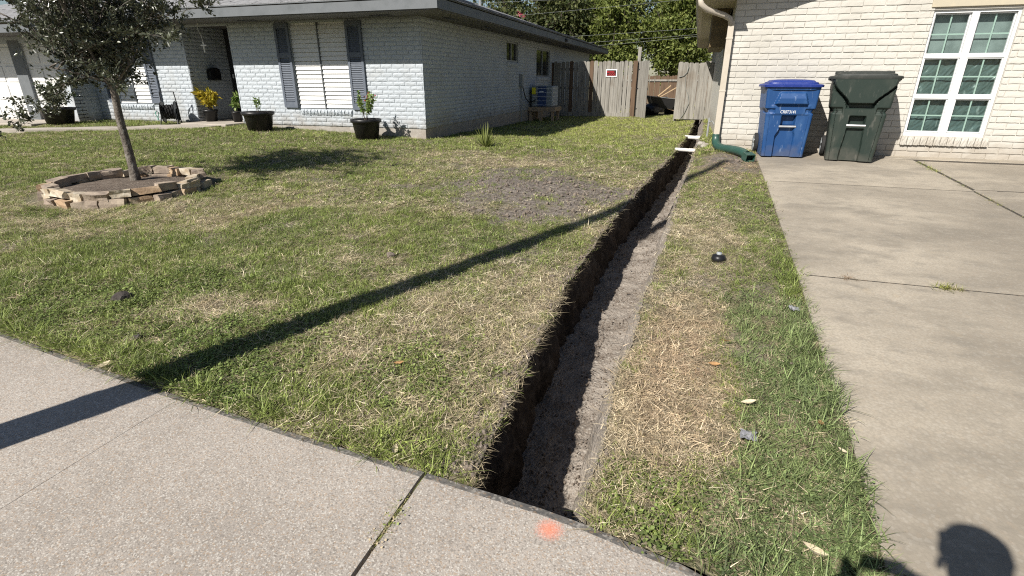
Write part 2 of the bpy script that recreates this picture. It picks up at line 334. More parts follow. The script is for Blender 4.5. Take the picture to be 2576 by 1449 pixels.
def sheet(name, us, vs_, fx, fy, fz, m, parent=None):
    U, Vv = np.meshgrid(np.asarray(us), np.asarray(vs_), indexing='ij')
    X = fx(U, Vv); Y = fy(U, Vv); Z = fz(X, Y); nu, nv = U.shape
    verts = np.stack([X, Y, Z], -1).reshape(-1, 3)
    i = np.arange(nu - 1)[:, None] * nv + np.arange(nv - 1)[None]
    F = np.stack([i, i + nv, i + nv + 1, i + 1], -1).reshape(-1, 4)
    me = bpy.data.meshes.new(name); me.from_pydata(verts.tolist(), [], F.tolist()); me.update()
    me.polygons.foreach_set('use_smooth', [True] * len(me.polygons)); me.materials.append(M[m])
    o = bpy.data.objects.new(name, me); link(o, parent); return o
base = mobj('ground', [(-250, -250, -1.2), (250, -250, -1.2), (250, 300, -1.2), (-250, 300, -1.2)], [(0, 1, 2, 3)], 'lawn_soil'); tag(base, 'earth that the yards and street lie on', 'ground', kind='structure')
street = mobj('street', [(-60, -14, -.16), (60, -14, -.16), (60, -1.5, -.16), (-60, -1.5, -.16)], [(0, 1, 2, 3)], 'asphalt'); tag(street, 'asphalt street behind the sidewalk', 'street', kind='structure')
verge = mobj('verge', [(-60, -1.5, -.06), (60, -1.5, -.06), (60, .0, -.06), (-60, 0, -.06)], [(0, 1, 2, 3)], 'lawn_soil'); tag(verge, 'strip of ground between sidewalk and street', 'verge', kind='structure')
# lawn: three sheets joined round the trench
lawn = empty('lawn', label='green and straw coloured lawn on both sides of the trench', cat='lawn'); lawn['kind'] = 'structure'
# (u from the trench edge to the far left, denser near the trench)
us = -(np.linspace(0, 1, 190) ** 2.0)
yy = np.concatenate([np.linspace(0, 1, 230) ** 1.5])
def fyL(U, V): return None
Uu, Vv = np.meshgrid(us, yy, indexing='ij')
def build_left():
    Y0 = 1.45; Yc = Y0 + (34 - Y0) * Vv; X = xl(np.maximum(Yc, 1.4)) + Uu * 26
    e = ys(X); Yc2 = e + (34 - e) * Vv; X = xl(Yc2) + Uu * 26
    e = ys(X); Yc2 = e + (34 - e) * Vv
    Z = lawn_z(X, Yc2); Z = np.where(Vv < .001, Z - .03, Z)
    nu, nv = X.shape; V3 = np.stack([X, Yc2, Z], -1).reshape(-1, 3)
    i = np.arange(nu - 1)[:, None] * nv + np.arange(nv - 1)[None]
    return V3.tolist(), np.stack([i, i + 1, i + nv + 1, i + nv], -1).reshape(-1, 4).tolist()
o = mobj('turf', *build_left(), 'lawn_soil', lawn, True)
def strip(y0, y1, fr, n, nu):
    t = np.linspace(0, 1, nu); v = y0 + (y1 - y0) * np.linspace(0, 1, n) ** 1.3
    T, Y = np.meshgrid(t, v, indexing='ij'); X = xr(Y) * (1 - T) + fr(Y) * T
    if y0 < 2:
        for _ in range(2):
            e = ys(X); Y = e + (y1 - e) * ((v[None] - y0) / (y1 - y0)); X = xr(Y) * (1 - T) + fr(Y) * T
    Z = lawn_z(X, Y) - (lumps(X, Y) + .02) * np.clip((T - .82) / .18, 0, 1); nu, nv = X.shape; V3 = np.stack([X, Y, Z], -1).reshape(-1, 3)
    i = np.arange(nu - 1)[:, None] * nv + np.arange(nv - 1)[None]
    return V3.tolist(), np.stack([i, i + nv, i + nv + 1, i + 1], -1).reshape(-1, 4).tolist()
mobj('turf', *strip(1.2, 9.6, lambda Y: xd(Y) + .06, 200, 40), 'lawn_soil', lawn, True)
mobj('turf', *strip(9.6, 30, lambda Y: Y * 0 + .55, 120, 14), 'lawn_soil', lawn, True)

# trench
trench = empty('trench', label='long narrow trench dug through the lawn from sidewalk to gate', cat='trench'); trench['kind'] = 'structure'
TD = .80
def tdepth(Y): return np.interp(Y, [1.3, 2.4, 4, 9, 22], [.68, .58, .49, .46, .40])
def tr_wall(side):
    Y = 1.40 + (21.6 - 1.40) * np.linspace(0, 1, 620) ** 1.35; t = np.linspace(0, 1, 18)
    T, YY = np.meshgrid(t, Y, indexing='ij')
    e = xl(YY) if side < 0 else xr(YY)
    top = lawn_z(e, YY) + .002
    n = (fbm(YY * 5, T * 3, 51, 4) - .5) * .13 + (fbm(YY * 22, T * 5, 52, 4) - .5) * .07
    lip = np.where(T < .12, .03 * (1 - T / .12), 0)
    if side < 0: X = e - .045 + lip * 1.5 + n * np.minimum(T * 4, 1) + T * .05
    else: X = e - T ** .8 * .15 + n * .5 * np.minimum(T * 4, 1)
    X = np.where(T < .01, e + (.005 if side < 0 else -.004), X)
    Z = top - T * (tdepth(YY) + .05) 
    nu, nv = X.shape; V3 = np.stack([X, YY, Z], -1).reshape(-1, 3); i = np.arange(nu - 1)[:, None] * nv + np.arange(nv - 1)[None]
    return V3.tolist(), np.stack([i, i + 1, i + nv + 1, i + nv], -1).reshape(-1, 4).tolist()
tag(mobj('trench_wall', *tr_wall(-1), 'soil_dark', trench, True), 'dark soil face with its shade deepened in the colour')
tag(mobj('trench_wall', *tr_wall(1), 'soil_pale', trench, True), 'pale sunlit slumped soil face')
def tr_floor():
    Y = 1.40 + (21.6 - 1.40) * np.linspace(0, 1, 700) ** 1.35; t = np.linspace(0, 1, 26)
    T, YY = np.meshgrid(t, Y, indexing='ij'); X = (xl(YY) - .08) * (1 - T) + (xr(YY) + .02) * T
    Z = ground(X, YY) - tdepth(YY) + (fbm(X * 8, YY * 8, 61, 4) - .5) * .05 + (fbm(X * 30, YY * 30, 62, 3) - .5) * .03 + .06 * T ** 3
    nu, nv = X.shape; V3 = np.stack([X, YY, Z], -1).reshape(-1, 3); i = np.arange(nu - 1)[:, None] * nv + np.arange(nv - 1)[None]
    return V3.tolist(), np.stack([i, i + nv, i + nv + 1, i + 1], -1).reshape(-1, 4).tolist()
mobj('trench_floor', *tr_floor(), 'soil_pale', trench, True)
mobj('trench_end', [(-1.0, 1.47, -.75), (.1, 1.40, -.75), (.1, 1.40, -.04), (-1.0, 1.47, -.04)], [(0, 1, 2, 3)], 'soil_dark', trench)
mobj('trench_end', [(-.6, 21.5, -.5), (.9, 21.5, -.5), (.9, 21.5, .2), (-.6, 21.5, .2)], [(0, 1, 2, 3)], 'soil_dark', trench)

# sidewalk: slabs with open joints, dark stained arris along the lawn
sidewalk = empty('sidewalk', label='pebbly exposed aggregate concrete sidewalk along the lawn', cat='sidewalk'); sidewalk['kind'] = 'structure'
joints = [-12.0, -9.5, -7.1, -4.65, -2.30, -.88, 1.3, 3.4, 6, 9]
for a, b in zip(joints[:-1], joints[1:]):
    g = .008
    n = 14; X = np.linspace(a + (g if abs(a + .88) < .01 else .0013), b - (g if abs(b + .88) < .01 else .0013), n); V = []; F = []
    rows = [(-.35, 0), (.4, 0), (1.0, .0), (-1, -.10), (-1, -.035), (-1, -.006)]
    prof = [(None, -.35, .0), (None, .8, .0), (-.10, 0, .0), (-.045, 0, -.001), (-.008, 0, -.008), (.0, 0, -.03), (.0, 0, -.14)]
    for x in X:
        e = float(ys(x)) if x < 1.0 else .95
        for d, y, z in prof: V.append((x, (e + d) if d is not None else y, z))
    k = len(prof)
    for i in range(n - 1):
        for j in range(k - 1): F.append((i * k + j, (i + 1) * k + j, (i + 1) * k + j + 1, i * k + j + 1))
    for i in (0, n - 1):                                   # joint faces
        q = len(V)
        V += [(V[i * k + j][0], V[i * k + j][1], -.12) for j in range(k)]
        for j in range(k - 1): F.append((i * k + j, i * k + j + 1, q + j + 1, q + j) if i == 0 else (i * k + j, q + j, q + j + 1, i * k + j + 1))
    o = mobj('slab', V, F, 'sidewalk_concrete', sidewalk)
    o.data.materials.append(M['stained_edge'])
    for p in o.data.polygons:
        if p.index < (n - 1) * (k - 1) and p.index % (k - 1) >= 3: p.material_index = 1
mobj('joint_bed', [(-12, -.35, -.03), (9, -.35, -.03), (9, .8, -.03), (.9, .8, -.03), (.4, 1.2, -.03), (-.85, 1.5, -.03), (-4, 1.8, -.03), (-12, 2.4, -.03)], [tuple(range(8))], 'joint_dirt', sidewalk)

# driveway slabs
drive = empty('driveway', label='stained tan concrete driveway in front of the cream house', cat='driveway'); drive['kind'] = 'structure'
def slab_sheet(x0, x1, y0, y1, name='slab'):
    n = 24; k = 12; V = []; F = []
    for i in range(n):
        y = y0 + (y1 - y0) * i / (n - 1)
        a = float(xd(y)) if x0 is None else x0
        for j in range(k):
            x = a + (x1 - a) * j / (k - 1); V.append((x, y, float(ground(max(x, 1.0), y)) + (.0 if 0 < j < k - 1 and 0 < i < n - 1 else -.006)))
    for i in range(n - 1):
        for j in range(k - 1): F.append((i * k + j, i * k + j + 1, (i + 1) * k + j + 1, (i + 1) * k + j))
    rim = [j for j in range(k)] + [i * k + k - 1 for i in range(1, n)] + [(n - 1) * k + j for j in range(k - 2, -1, -1)] + [i * k for i in range(n - 2, 0, -1)]
    q = len(V); V += [(V[r][0], V[r][1], V[r][2] - .13) for r in rim]; L_ = len(rim)
    for a in range(L_): b = (a + 1) % L_; F.append((rim[b], rim[a], q + a, q + b))
    return mobj(name, V, F, 'driveway_concrete', drive)
g = .011
slab_sheet(None, 3.08 - g, .9, 4.10 - g * .8); slab_sheet(None, 3.08 - g, 4.10 + g * .8, 7.25 - g); slab_sheet(None, 3.10 - g, 7.25 + g, 9.30 - g)
slab_sheet(3.08 + g * 2, 6.5, .9, 5.4 - g); slab_sheet(3.08 + g * 2, 6.5, 5.4 + g, 7.35 - g); slab_sheet(3.10 + g * 3, 6.5, 7.35 + g, 9.20 - g); slab_sheet(.98, 6.5, 9.32, 9.60)
V = []; F = []
for i in range(14):
    y = .9 + (9.6 - .9) * i / 13
    for x in (float(xd(y)) + .05, 3, 6.5): V.append((x, y, float(ground(max(x, 1), y)) - .0065))
for i in range(13):
    for j in range(2): F.append((i * 3 + j, i * 3 + j + 1, i * 3 + j + 4, i * 3 + j + 3))
mobj('joint_bed', V, F, 'joint_dirt', drive)
# garden walk to the porch and garage apron
walk = empty('garden_path', label='narrow pale concrete path crossing the lawn to the porch', cat='path'); walk['kind'] = 'structure'
wp = [(-22, 7.3, 7.9), (-17, 7.5, 8.1), (-13.7, 8.0, 8.65), (-12.2, 8.9, 9.55), (-11.2, 9.3, 10.3), (-10.3, 9.55, 10.55)]
V = []; F = []; T = np.linspace(0, 5, 40)
for t in T:
    x = np.interp(t, range(6), [p[0] for p in wp]); a = np.interp(t, range(6), [p[1] for p in wp]); b = np.interp(t, range(6), [p[2] for p in wp])
    for y in (a, a, b, b): V.append((x, y, float(lawn_z(x, (a + b) / 2)) + .035))
for i in range(40): V[i * 4] = (V[i * 4][0], V[i * 4][1], V[i * 4][2] - .08); V[i * 4 + 3] = (V[i * 4 + 3][0], V[i * 4 + 3][1], V[i * 4 + 3][2] - .08)
for i in range(39):
    for j in range(3): F.append((i * 4 + j, i * 4 + 4 + j, i * 4 + 5 + j, i * 4 + 1 + j))
mobj('slab', V, F, 'walk_concrete', walk)
apron = MB().box(-26, -14.75, 8.9, 10.4, .2, .50, b=.01).build('garage_apron', 'walk_concrete'); tag(apron, 'pale concrete apron in front of the white garage doors', 'driveway', kind='structure')

# ------------------------------------------------------------------ brick walls
def cam_px(p):                                     # where a point falls in the picture: only used to choose which 300 bricks show largest
    v = Vector(p) - cam.location; f0 = Vector((-math.sin(YAW), math.cos(YAW), 0)); rt = Vector((math.cos(YAW), math.sin(YAW), 0))
    fw = f0 * math.cos(PITCH) - Vector((0, 0, 1)) * math.sin(PITCH); up = f0 * math.sin(PITCH) + Vector((0, 0, 1)) * math.cos(PITCH)
    z = v.dot(fw)
    if z < .2: return None
    x, y = v.dot(rt) / z, v.dot(up) / z
    return (x, y, z) if abs(x) < .99 and abs(y) < .56 else None
def brick_mesh(name, seed, rough, m):
    r = random.Random(seed); nx, nz = 6, 3; V = []; F = []
    for i in range(nx + 1):
        for j in range(nz + 1):
            edge = i in (0, nx) or j in (0, nz)
            x = -.5 + i / nx; z = -.5 + j / nz
            V.append((x + (0 if not edge else r.uniform(-.008, .008)), (-(.55 if rough > .15 else .9) if edge else -1) + r.uniform(-rough, rough) * (.6 if edge else 1), z + (0 if not edge else r.uniform(-.05, .03))))
    w_ = nz + 1
    for i in range(nx):
        for j in range(nz): F.append((i * w_ + j, (i + 1) * w_ + j, (i + 1) * w_ + j + 1, i * w_ + j + 1))
    rim = [i * w_ for i in range(nx + 1)] + [nx * w_ + j for j in range(1, w_)] + [i * w_ + nz for i in range(nx - 1, -1, -1)] + [j for j in range(nz - 1, 0, -1)]
    q = len(V); V += [(V[k][0], .2, V[k][2]) for k in rim]
    for a in range(len(rim)): b = (a + 1) % len(rim); F.append((rim[b], rim[a], q + a, q + b))
    me = bpy.data.meshes.new(name); me.from_pydata(V, [], F); me.update(); me.materials.append(M[m]); return me
BRICKS = {k: [brick_mesh('brick', 100 + i, rg, m) for i in range(7)] for k, rg, m in (('cool', .22, 'paint_cool'), ('warm', .10, 'paint_warm'))}
def brick_wall(style, wall_o, u0, u1, z0, z1, place, rot, holes, L=.28, H=.085, proud=.013, nparts=150, joint=.013, seed=1, phase=0):
    """place(u,z) -> world point on the wall face; the nparts bricks that show largest are parts, the others one joined part"""
    r = random.Random(seed); B = []; row = 0; z = z0
    while z + H <= z1 + .001:
        u = u0 - (L / 2 if row % 2 else 0) + phase
        while u < u1:
            segs = [(max(u, u0), min(u + L, u1))]
            for h0, h1, a, b in holes:
                if z + H * .6 > a and z + H * .4 < b:
                    ns = []
                    for s0, s1 in segs:
                        if s1 <= h0 or s0 >= h1: ns.append((s0, s1)); continue
                        if s0 < h0: ns.append((s0, h0))
                        if s1 > h1: ns.append((h1, s1))
                    segs = ns
            for s0, s1 in segs:
                if s1 - s0 > .035: B.append(((s0 + s1) / 2, z + H / 2, s1 - s0 - joint, H - joint, r.randrange(7), r.uniform(.7, 1.25), r.uniform(-.004, .004), r.uniform(-.002, .002)))
            u += L
        z += H; row += 1
    key = []
    for i, b in enumerate(B):
        c = cam_px(place(b[0], b[1])); key.append((-(b[2] * b[3] / c[2] ** 2) if c else 0, i))
    key.sort(); parts = {i for k, i in key[:nparts] if k < 0}; J = MB(); cR = Matrix.Rotation(rot, 3, 'Z')
    for i, (u, zc, bw, bh, v, dep, du, dz) in enumerate(B):
        me = BRICKS[style][v]; loc = Vector(place(u + du, zc + dz)); sc = (bw, proud * dep, bh)
        if i in parts:
            o = bpy.data.objects.new('brick', me); o.location = loc; o.rotation_euler = (0, 0, rot); o.scale = sc; link(o, wall_o)
        else:
            J.add([loc + cR @ Vector((p.co.x * sc[0], p.co.y * sc[1], p.co.z * sc[2])) for p in me.vertices], [tuple(p.vertices) for p in me.polygons])
    if J.V:
        j = J.build('brickwork', 'paint_cool' if style == 'cool' else 'paint_warm', wall_o); j['kind'] = 'stuff'
def holed_sheet(name, u0, u1, z0, z1, holes, place, m, parent, off, back=.10):
    """a wall skin with openings and reveals"""
    us_ = sorted({u0, u1, *[h for q in holes for h in q[:2]]}); zs = sorted({z0, z1, *[h for q in holes for h in q[2:]]}); mb = MB()
    us_ = [u for u in us_ if u0 <= u <= u1]; zs = [z for z in zs if z0 <= z <= z1]
    for a, b in zip(us_[:-1], us_[1:]):
        for c, d in zip(zs[:-1], zs[1:]):
            if any(q[0] < (a + b) / 2 < q[1] and q[2] < (c + d) / 2 < q[3] for q in holes): continue
            mb.add([place(a, c), place(b, c), place(b, d), place(a, d)], [(0, 1, 2, 3)])
    for h0, h1, a, b in holes:
        P = [(h0, a), (h1, a), (h1, b), (h0, b)]
        for i in range(4):
            p, q = P[i], P[(i + 1) % 4]
            mb.add([place(*p), place(*q), place(*q, back), place(*p, back)], [(0, 1, 2, 3)])
    return mb.build(name, m, parent, off=off)

# ------------------------------------------------------------------ left house
LH = empty('brick_house', (-10, 12, .3), label='low white painted brick house with grey eaves behind the lawn', cat='house')
LO = -LH.location
def part(mb, name, m, parent=LH, smooth=False): return mb.build(name, m, parent, smooth, LO if parent is LH else None)
zs0, zt = .30, 2.66                                # top of plinth at the corner, top of wall
fpl = lambda u, z, d=0: (u, YL + d, z)
WIN = (-8.50, -7.10, .86, 2.60); ENTRY = (-11.50, -10.16, .50, 2.60); WIN2 = (-13.95, -12.85, .90, 2.60)
fh = [WIN, ENTRY, WIN2]
wf = holed_sheet('wall', -14.7, XL, .50, zt, fh, fpl, 'mortar_cool', LH, LO)
bw_ = [(WIN[0], WIN[1], WIN[2] - .13, WIN[3]), ENTRY, (WIN2[0], WIN2[1], WIN2[2] - .13, WIN2[3])]
wf.data.name = 'wall'
brick_wall('cool', wf, -14.7, XL + .012, .50, zt, lambda u, z: (u, YL, z), 0, bw_, L=.27, nparts=225, seed=3)
spl = lambda u, z, d=0: (XL - d, u, z)
SW1 = (15.98, 17.1, 1.95, 2.51); SW2 = (19.2, 21.1, 1.54, 2.46)
wsd = holed_sheet('wall', YL, 29.2, .50, zt, [SW1, SW2], spl, 'mortar_cool', LH, LO)
brick_wall('cool', wsd, YL + .015, 24.0, .50, zt, lambda u, z: (XL, u, z), R(90), [(SW1[0], SW1[1], SW1[2] - .1, SW1[3]), (SW2[0], SW2[1], SW2[2] - .1, SW2[3])], L=.28, nparts=75, seed=4)
part(MB().box(-14.7, XL - .02, YL + .012, YL + .5, -.2, .50), 'foundation', 'slab_base'); part(MB().box(XL - .5, XL - .006, YL + .5, 29.2, -.2, .50), 'foundation', 'slab_base')
# sills of sloping header bricks
def sill(u0, u1, z, place, rot, parent, m='paint_cool', n=None, wdt=.075):
    s = part(MB().add([place(u0, z - .12), place(u1, z - .12), place(u1, z + .0, .03), place(u0, z + .0, .03)], [(0, 1, 2, 3)]), 'sill', m, parent)
    n = n or int((u1 - u0) / (wdt + .01)); me = BRICKS['cool' if 'cool' in m else 'warm']
    for i in range(n):
        b = bpy.data.objects.new('brick', me[i % 7]); b.location = place(u0 + (u1 - u0) * (i + .5) / n, z - .065); b.rotation_euler = (0, 0, rot); b.scale = ((u1 - u0) / n - .008, .045, .115); link(b, s)
        if parent is not None and s.location.length > 1e-6: b.location = Vector(b.location)
    return s
sill(WIN[0] + .05, WIN[1] - .02, WIN[2] - .005, fpl, 0, LH)
s2 = sill(WIN2[0], WIN2[1], WIN2[2] - .005, fpl, 0, LH)
# board covered windows
def board_window(x0, x1, z0, z1, cols, pitch):
    wd = part(MB().box(x0, x1, YL + .045, YL + .09, z0, z1), 'window', 'white_board')
    cw = (x1 - x0) / cols
    for c in range(cols):
        a = x0 + c * cw + .012; b = x0 + (c + 1) * cw - .012; z = z0 + .012 + (.012 if c else 0)
        while z + pitch * .9 < z1:
            V = [(a, YL + .044, z), (b, YL + .044, z), (b, YL + .004, z + .006), (a, YL + .004, z + .006), (a, YL + .030, z + pitch - .004), (b, YL + .030, z + pitch - .004), (a, YL + .044, z + pitch), (b, YL + .044, z + pitch)]
            mobj('slat', V, [(0, 1, 2, 3)[::-1], (3, 2, 5, 4), (4, 5, 7, 6), (0, 3, 4, 6), (2, 1, 7, 5)], 'white_board', wd)
            z += pitch
    fr = MB()
    for c in range(1, cols): fr.box(x0 + c * cw - .010, x0 + c * cw + .010, YL - .012, YL + .04, z0, z1)
    fr.build('mullion', 'fascia_grey', wd)
board_window(*WIN, 2, .088); board_window(*WIN2, 2, .088)
def shutter(x0, x1, z0, z1, y, parent=LH):
    f = MB(); t = .055
    f.box(x0, x0 + t, y - .04, y, z0, z1).box(x1 - t, x1, y - .04, y, z0, z1)
    rails = [z0, z0 + (z1 - z0) * .60, z1 - .10]
    for i, q in enumerate(rails): f.box(x0 + t, x1 - t, y - .038, y - .002, q, q + (.10 if i != 0 else .13))
    f.box(x0 + t, x1 - t, y - .012, y - .002, z0, z1)
    s = part(f, 'shutter', 'shutter_blue', parent); lv = MB(); z = z0 + .15
    while z < z1 - .12:
        if not (rails[1] - .02 < z < rails[1] + .105):
            lv.add([(x0 + t, y - .034, z), (x1 - t, y - .034, z), (x1 - t, y - .014, z + .030), (x0 + t, y - .014, z + .030), (x0 + t, y - .013, z + .001), (x1 - t, y - .013, z + .001)], [(0, 1, 2, 3), (4, 5, 1, 0)])
        z += .036
    l = lv.build('louvers', 'shutter_blue', s); l['kind'] = 'stuff'
shutter(-8.86, -8.50, .88, 2.60, YL - .015); shutter(-7.08, -6.70, .86, 2.60, YL - .015); shutter(-12.83, -12.52, .92, 2.60, YL - .015); shutter(-14.27, -13.97, .92, 2.60, YL - .015)
# porch recess
pd = 1.25
rw = part(MB().add([(-11.50, YL, .5), (-11.50, YL + pd, .5), (-11.50, YL + pd, zt), (-11.50, YL, zt)], [(0, 1, 2, 3)]), 'wall', 'mortar_cool'); tag(rw, 'shaded brick side of the porch recess')
brick_wall('cool', rw, YL, YL + pd, .52, zt, lambda u, z: (-11.50, u, z), R(90), [], nparts=0, seed=8)
part(MB().add([(-10.16, YL, .5), (-10.16, YL + pd, .5), (-10.16, YL + pd, zt), (-10.16, YL, zt)], [(3, 2, 1, 0)]), 'wall', 'mortar_cool')
part(MB().box(-11.5, -10.16, YL - .55, YL + pd, .30, .515, b=.008), 'porch_slab', 'walk_concrete')
dr = part(MB().box(-11.5, -10.16, YL + pd, YL + pd + .08, .515, zt), 'door_surround', 'dark_paint')
d2 = part(MB().box(-11.36, -10.42, YL + pd - .035, YL + pd - .002, .54, 2.50, b=.006), 'front_door', 'dark_paint')
MB().box(-10.52, -10.48, YL + pd - .09, YL + pd - .04, 1.42, 1.54, b=.005).build('handle', 'galvanised', d2)
part(MB().box(-11.42, -11.38, YL + pd - .03, YL + pd - .003, 1.50, 1.60), 'doorbell', 'vinyl_white')
mbx = MB(); n = 10; A = [(0, 0)] ; prof = [(-.15, 0), (.15, 0), (.15, .19)] + [(.15 * math.cos(a), .19 + .09 * math.sin(a)) for a in np.linspace(.1, math.pi - .1, 9)] + [(-.15, .19)]
V = [(-11.48, 11.24 + p[0], 1.46 + p[1]) for p in prof] + [(-11.35, 11.24 + p[0], 1.46 + p[1]) for p in prof]; k = len(prof)
mail = mobj('mailbox', V, [tuple(range(k)), tuple(range(2 * k - 1, k - 1, -1))] + [(i, (i + 1) % k + 0, (i + 1) % k + k, i + k) for i in range(k)], 'black_plastic'); tag(mail, 'small black arched mailbox on the shaded porch wall', 'mailbox')
# garage wing
GX0, GY = -19.0, 9.98
gw = MB()
for a, b in ((GX0, -18.75), (-16.42, -16.10), (-14.98, -14.7)): gw.box(a, b, GY, GY + .25, .48, 2.55)
gw.box(GX0, -14.7, GY + .002, GY + .25, 2.30, 2.56)
part(gw, 'garage_wall', 'paint_cool')
gs = part(MB().add([(-14.7, GY, .4), (-14.7, YL, .4), (-14.7, YL, zt), (-14.7, GY, zt)], [(0, 1, 2, 3)]), 'wall', 'mortar_cool')
brick_wall('cool', gs, GY, YL, .48, zt, lambda u, z: (-14.7, u, z), R(90), [], nparts=0, seed=9)
for a, b in ((-18.75, -16.42), (-16.10, -14.98)):
    gd = part(MB().box(a, b, GY + .07, GY + .11, .50, 2.30), 'garage_door', 'white_board')
    for r_ in range(4):
        for c in range(4 if b - a > 1.5 else 2):
            cw = (b - a) / (4 if b - a > 1.5 else 2); MB().box(a + c * cw + .05, a + (c + 1) * cw - .05, GY + .055, GY + .072, .53 + r_ * .44, .53 + r_ * .44 + .37, b=.012).build('panel', 'white_board', gd)
part(MB().box(-16.46, -16.06, GY - .012, GY + .0, .48, 2.36), 'trim', 'fascia_grey')
# side windows
for q in (SW1, SW2):
    wd = part(MB().box(XL - .09, XL - .07, q[0], q[1], q[2], q[3]), 'window', 'dark_glass')
    fr = MB(); t = .05
    fr.box(XL - .07, XL - .03, q[0], q[0] + t, q[2], q[3]).box(XL - .07, XL - .03, q[1] - t, q[1], q[2], q[3]).box(XL - .07, XL - .03, q[0] + t, q[1] - t, q[2], q[2] + t).box(XL - .07, XL - .03, q[0] + t, q[1] - t, q[3] - t, q[3]).box(XL - .07, XL - .035, (q[0] + q[1]) / 2 - .02, (q[0] + q[1]) / 2 + .02, q[2] + t, q[3] - t)
    fr.build('frame', 'conduit_grey', wd)
    sill(q[0], q[1], q[2] - .002, spl, R(90), LH, n=6)
# eaves, roof
EY, EX, EZ = YL - .93, XL + .82, 2.66              # front eave line, side eave line, fascia foot
GE = GY - .93; EXL = GX0 - .6; EB = 30.0; P = .33
rz = lambda d: 2.83 + P * d                        # roof height d metres in from the front eave
fz = .165
part(MB().box(-14.1, EX, EY, EY + .03, EZ, EZ + fz), 'fascia', 'fascia_grey')
part(MB().box(EX - .03, EX + .0, EY + .03, EB, EZ, EZ + fz), 'fascia', 'fascia_grey')
gz = EZ - P * (EY - GE)
part(MB().box(EXL, -14.1, GE, GE + .03, gz, gz + fz), 'fascia', 'fascia_grey')
part(MB().add([(-14.1, GE, gz), (-14.1, EY, EZ), (-14.1, EY, EZ + fz), (-14.1, GE, gz + fz)], [(0, 1, 2, 3)]), 'fascia', 'fascia_grey')
part(MB().box(-14.13, EX - .01, EY - .018, EY + .01, EZ + fz + .018, EZ + fz + .034), 'drip_edge', 'fascia_grey'); part(MB().box(EX - .01, EX + .02, EY - .018, EB, EZ + fz + .018, EZ + fz + .034), 'drip_edge', 'fascia_grey')
sf = MB().box(-14.1, EX - .03, EY + .03, YL + .02, EZ - .02, EZ + .0).box(XL - .02, EX - .03, YL + .02, EB, EZ - .021, EZ - .001)
sf.add([(EXL, GE + .03, gz), (-14.1, GE + .03, gz), (-14.1, GY, gz), (EXL, GY, gz)], [(0, 1, 2, 3)]); sf.box(-11.5, -10.16, YL + .02, YL + pd, EZ - .02, EZ)
sfo = part(sf, 'soffit', 'soffit_grey')
vt = MB()
for x in (-6.0, -9.2, -12.4): vt.box(x - .2, x + .2, EY + .45, EY + .60, EZ - .027, EZ - .021)
for y in (11.2, 13.4, 16.2, 19, 22): vt.box(EX - .50, EX - .35, y - .22, y + .22, EZ - .028, EZ - .022)
vt.build('vents', 'dark_paint', sfo, off=None); sfo.children[0]['kind'] = 'stuff'
rd = (EB - EY) / 2; rzr = rz(rd)
e0 = EZ + fz + .036
rf = MB().add([(EXL, EY, e0), (EX + .02, EY - .02, e0), (EX + .02, EB, e0), (EXL, EB, e0), (EXL + rd, EY + rd, e0 + P * rd), (EX - rd, EY + rd, e0 + P * rd)],
              [(0, 1, 5, 4), (1, 2, 5), (2, 3, 4, 5), (3, 0, 4)])
rf.add([(EXL, GE - .02, e0 - P * (EY - GE)), (-14.1, GE - .02, e0 - P * (EY - GE)), (-14.1, EY, e0 + .004), (EXL, EY, e0 + .004)], [(0, 1, 2, 3)])
roof = part(rf, 'roof', 'shingle')
# shingle tabs on the front slope and along the side eave, real overlapping pieces
sh = MB(); r_ = random.Random(5); row = 0; d = -.02
while d < 5.6:
    gg = .145; y0 = EY + d; z0 = e0 + P * d + .004; x = -17.6 + d * 1.0 - (.15 if row % 2 else 0) + r_.uniform(-.05, .05); xe = EX - max(d, 0)
    while x < xe:
        wd_ = r_.choice((.16, .22, .30, .34)); x1 = min(x + wd_, xe); lift = r_.choice((.006, .009, .013))
        sh.add([(x, y0, z0 + lift), (x1 - .006, y0, z0 + lift), (x1 - .006, y0 + gg, z0 + P * gg + .004), (x, y0 + gg, z0 + P * gg + .004), (x, y0, z0), (x1 - .006, y0, z0)], [(0, 1, 2, 3), (4, 5, 1, 0)]); x += wd_
    d += gg; row += 1
d = -.02; row = 0
while d < 1.6:
    gg = .145; x0 = EX + .02 - d; z0 = e0 + P * d + .004; y = EY + max(d, 0)
    while y < EB - max(d, 0):
        wd_ = r_.choice((.2, .3, .4)); lift = r_.choice((.006, .010, .014))
        sh.add([(x0, y, z0 + lift), (x0, y + wd_ - .006, z0 + lift), (x0 - gg, y + wd_ - .006, z0 + P * gg + .004), (x0 - gg, y, z0 + P * gg + .004), (x0, y, z0), (x0, y + wd_ - .006, z0)], [(0, 1, 2, 3), (4, 5, 1, 0)]); y += wd_
    d += gg; row += 1
s_ = sh.build('shingles', 'shingle', roof); s_['kind'] = 'stuff'
MB().tube([(-8.0, 20.8, 3.6), (-8.0, 20.8, 6.0)], .05, 10).build('vent_pipe', 'galvanised', roof)
part(MB().lathe([(.0, 0), (.05, .0), (.065, .05), (.03, .10), (0, .10)], 12, (EX + .03, 20.0, EZ + .02)), 'floodlight', 'dark_paint')

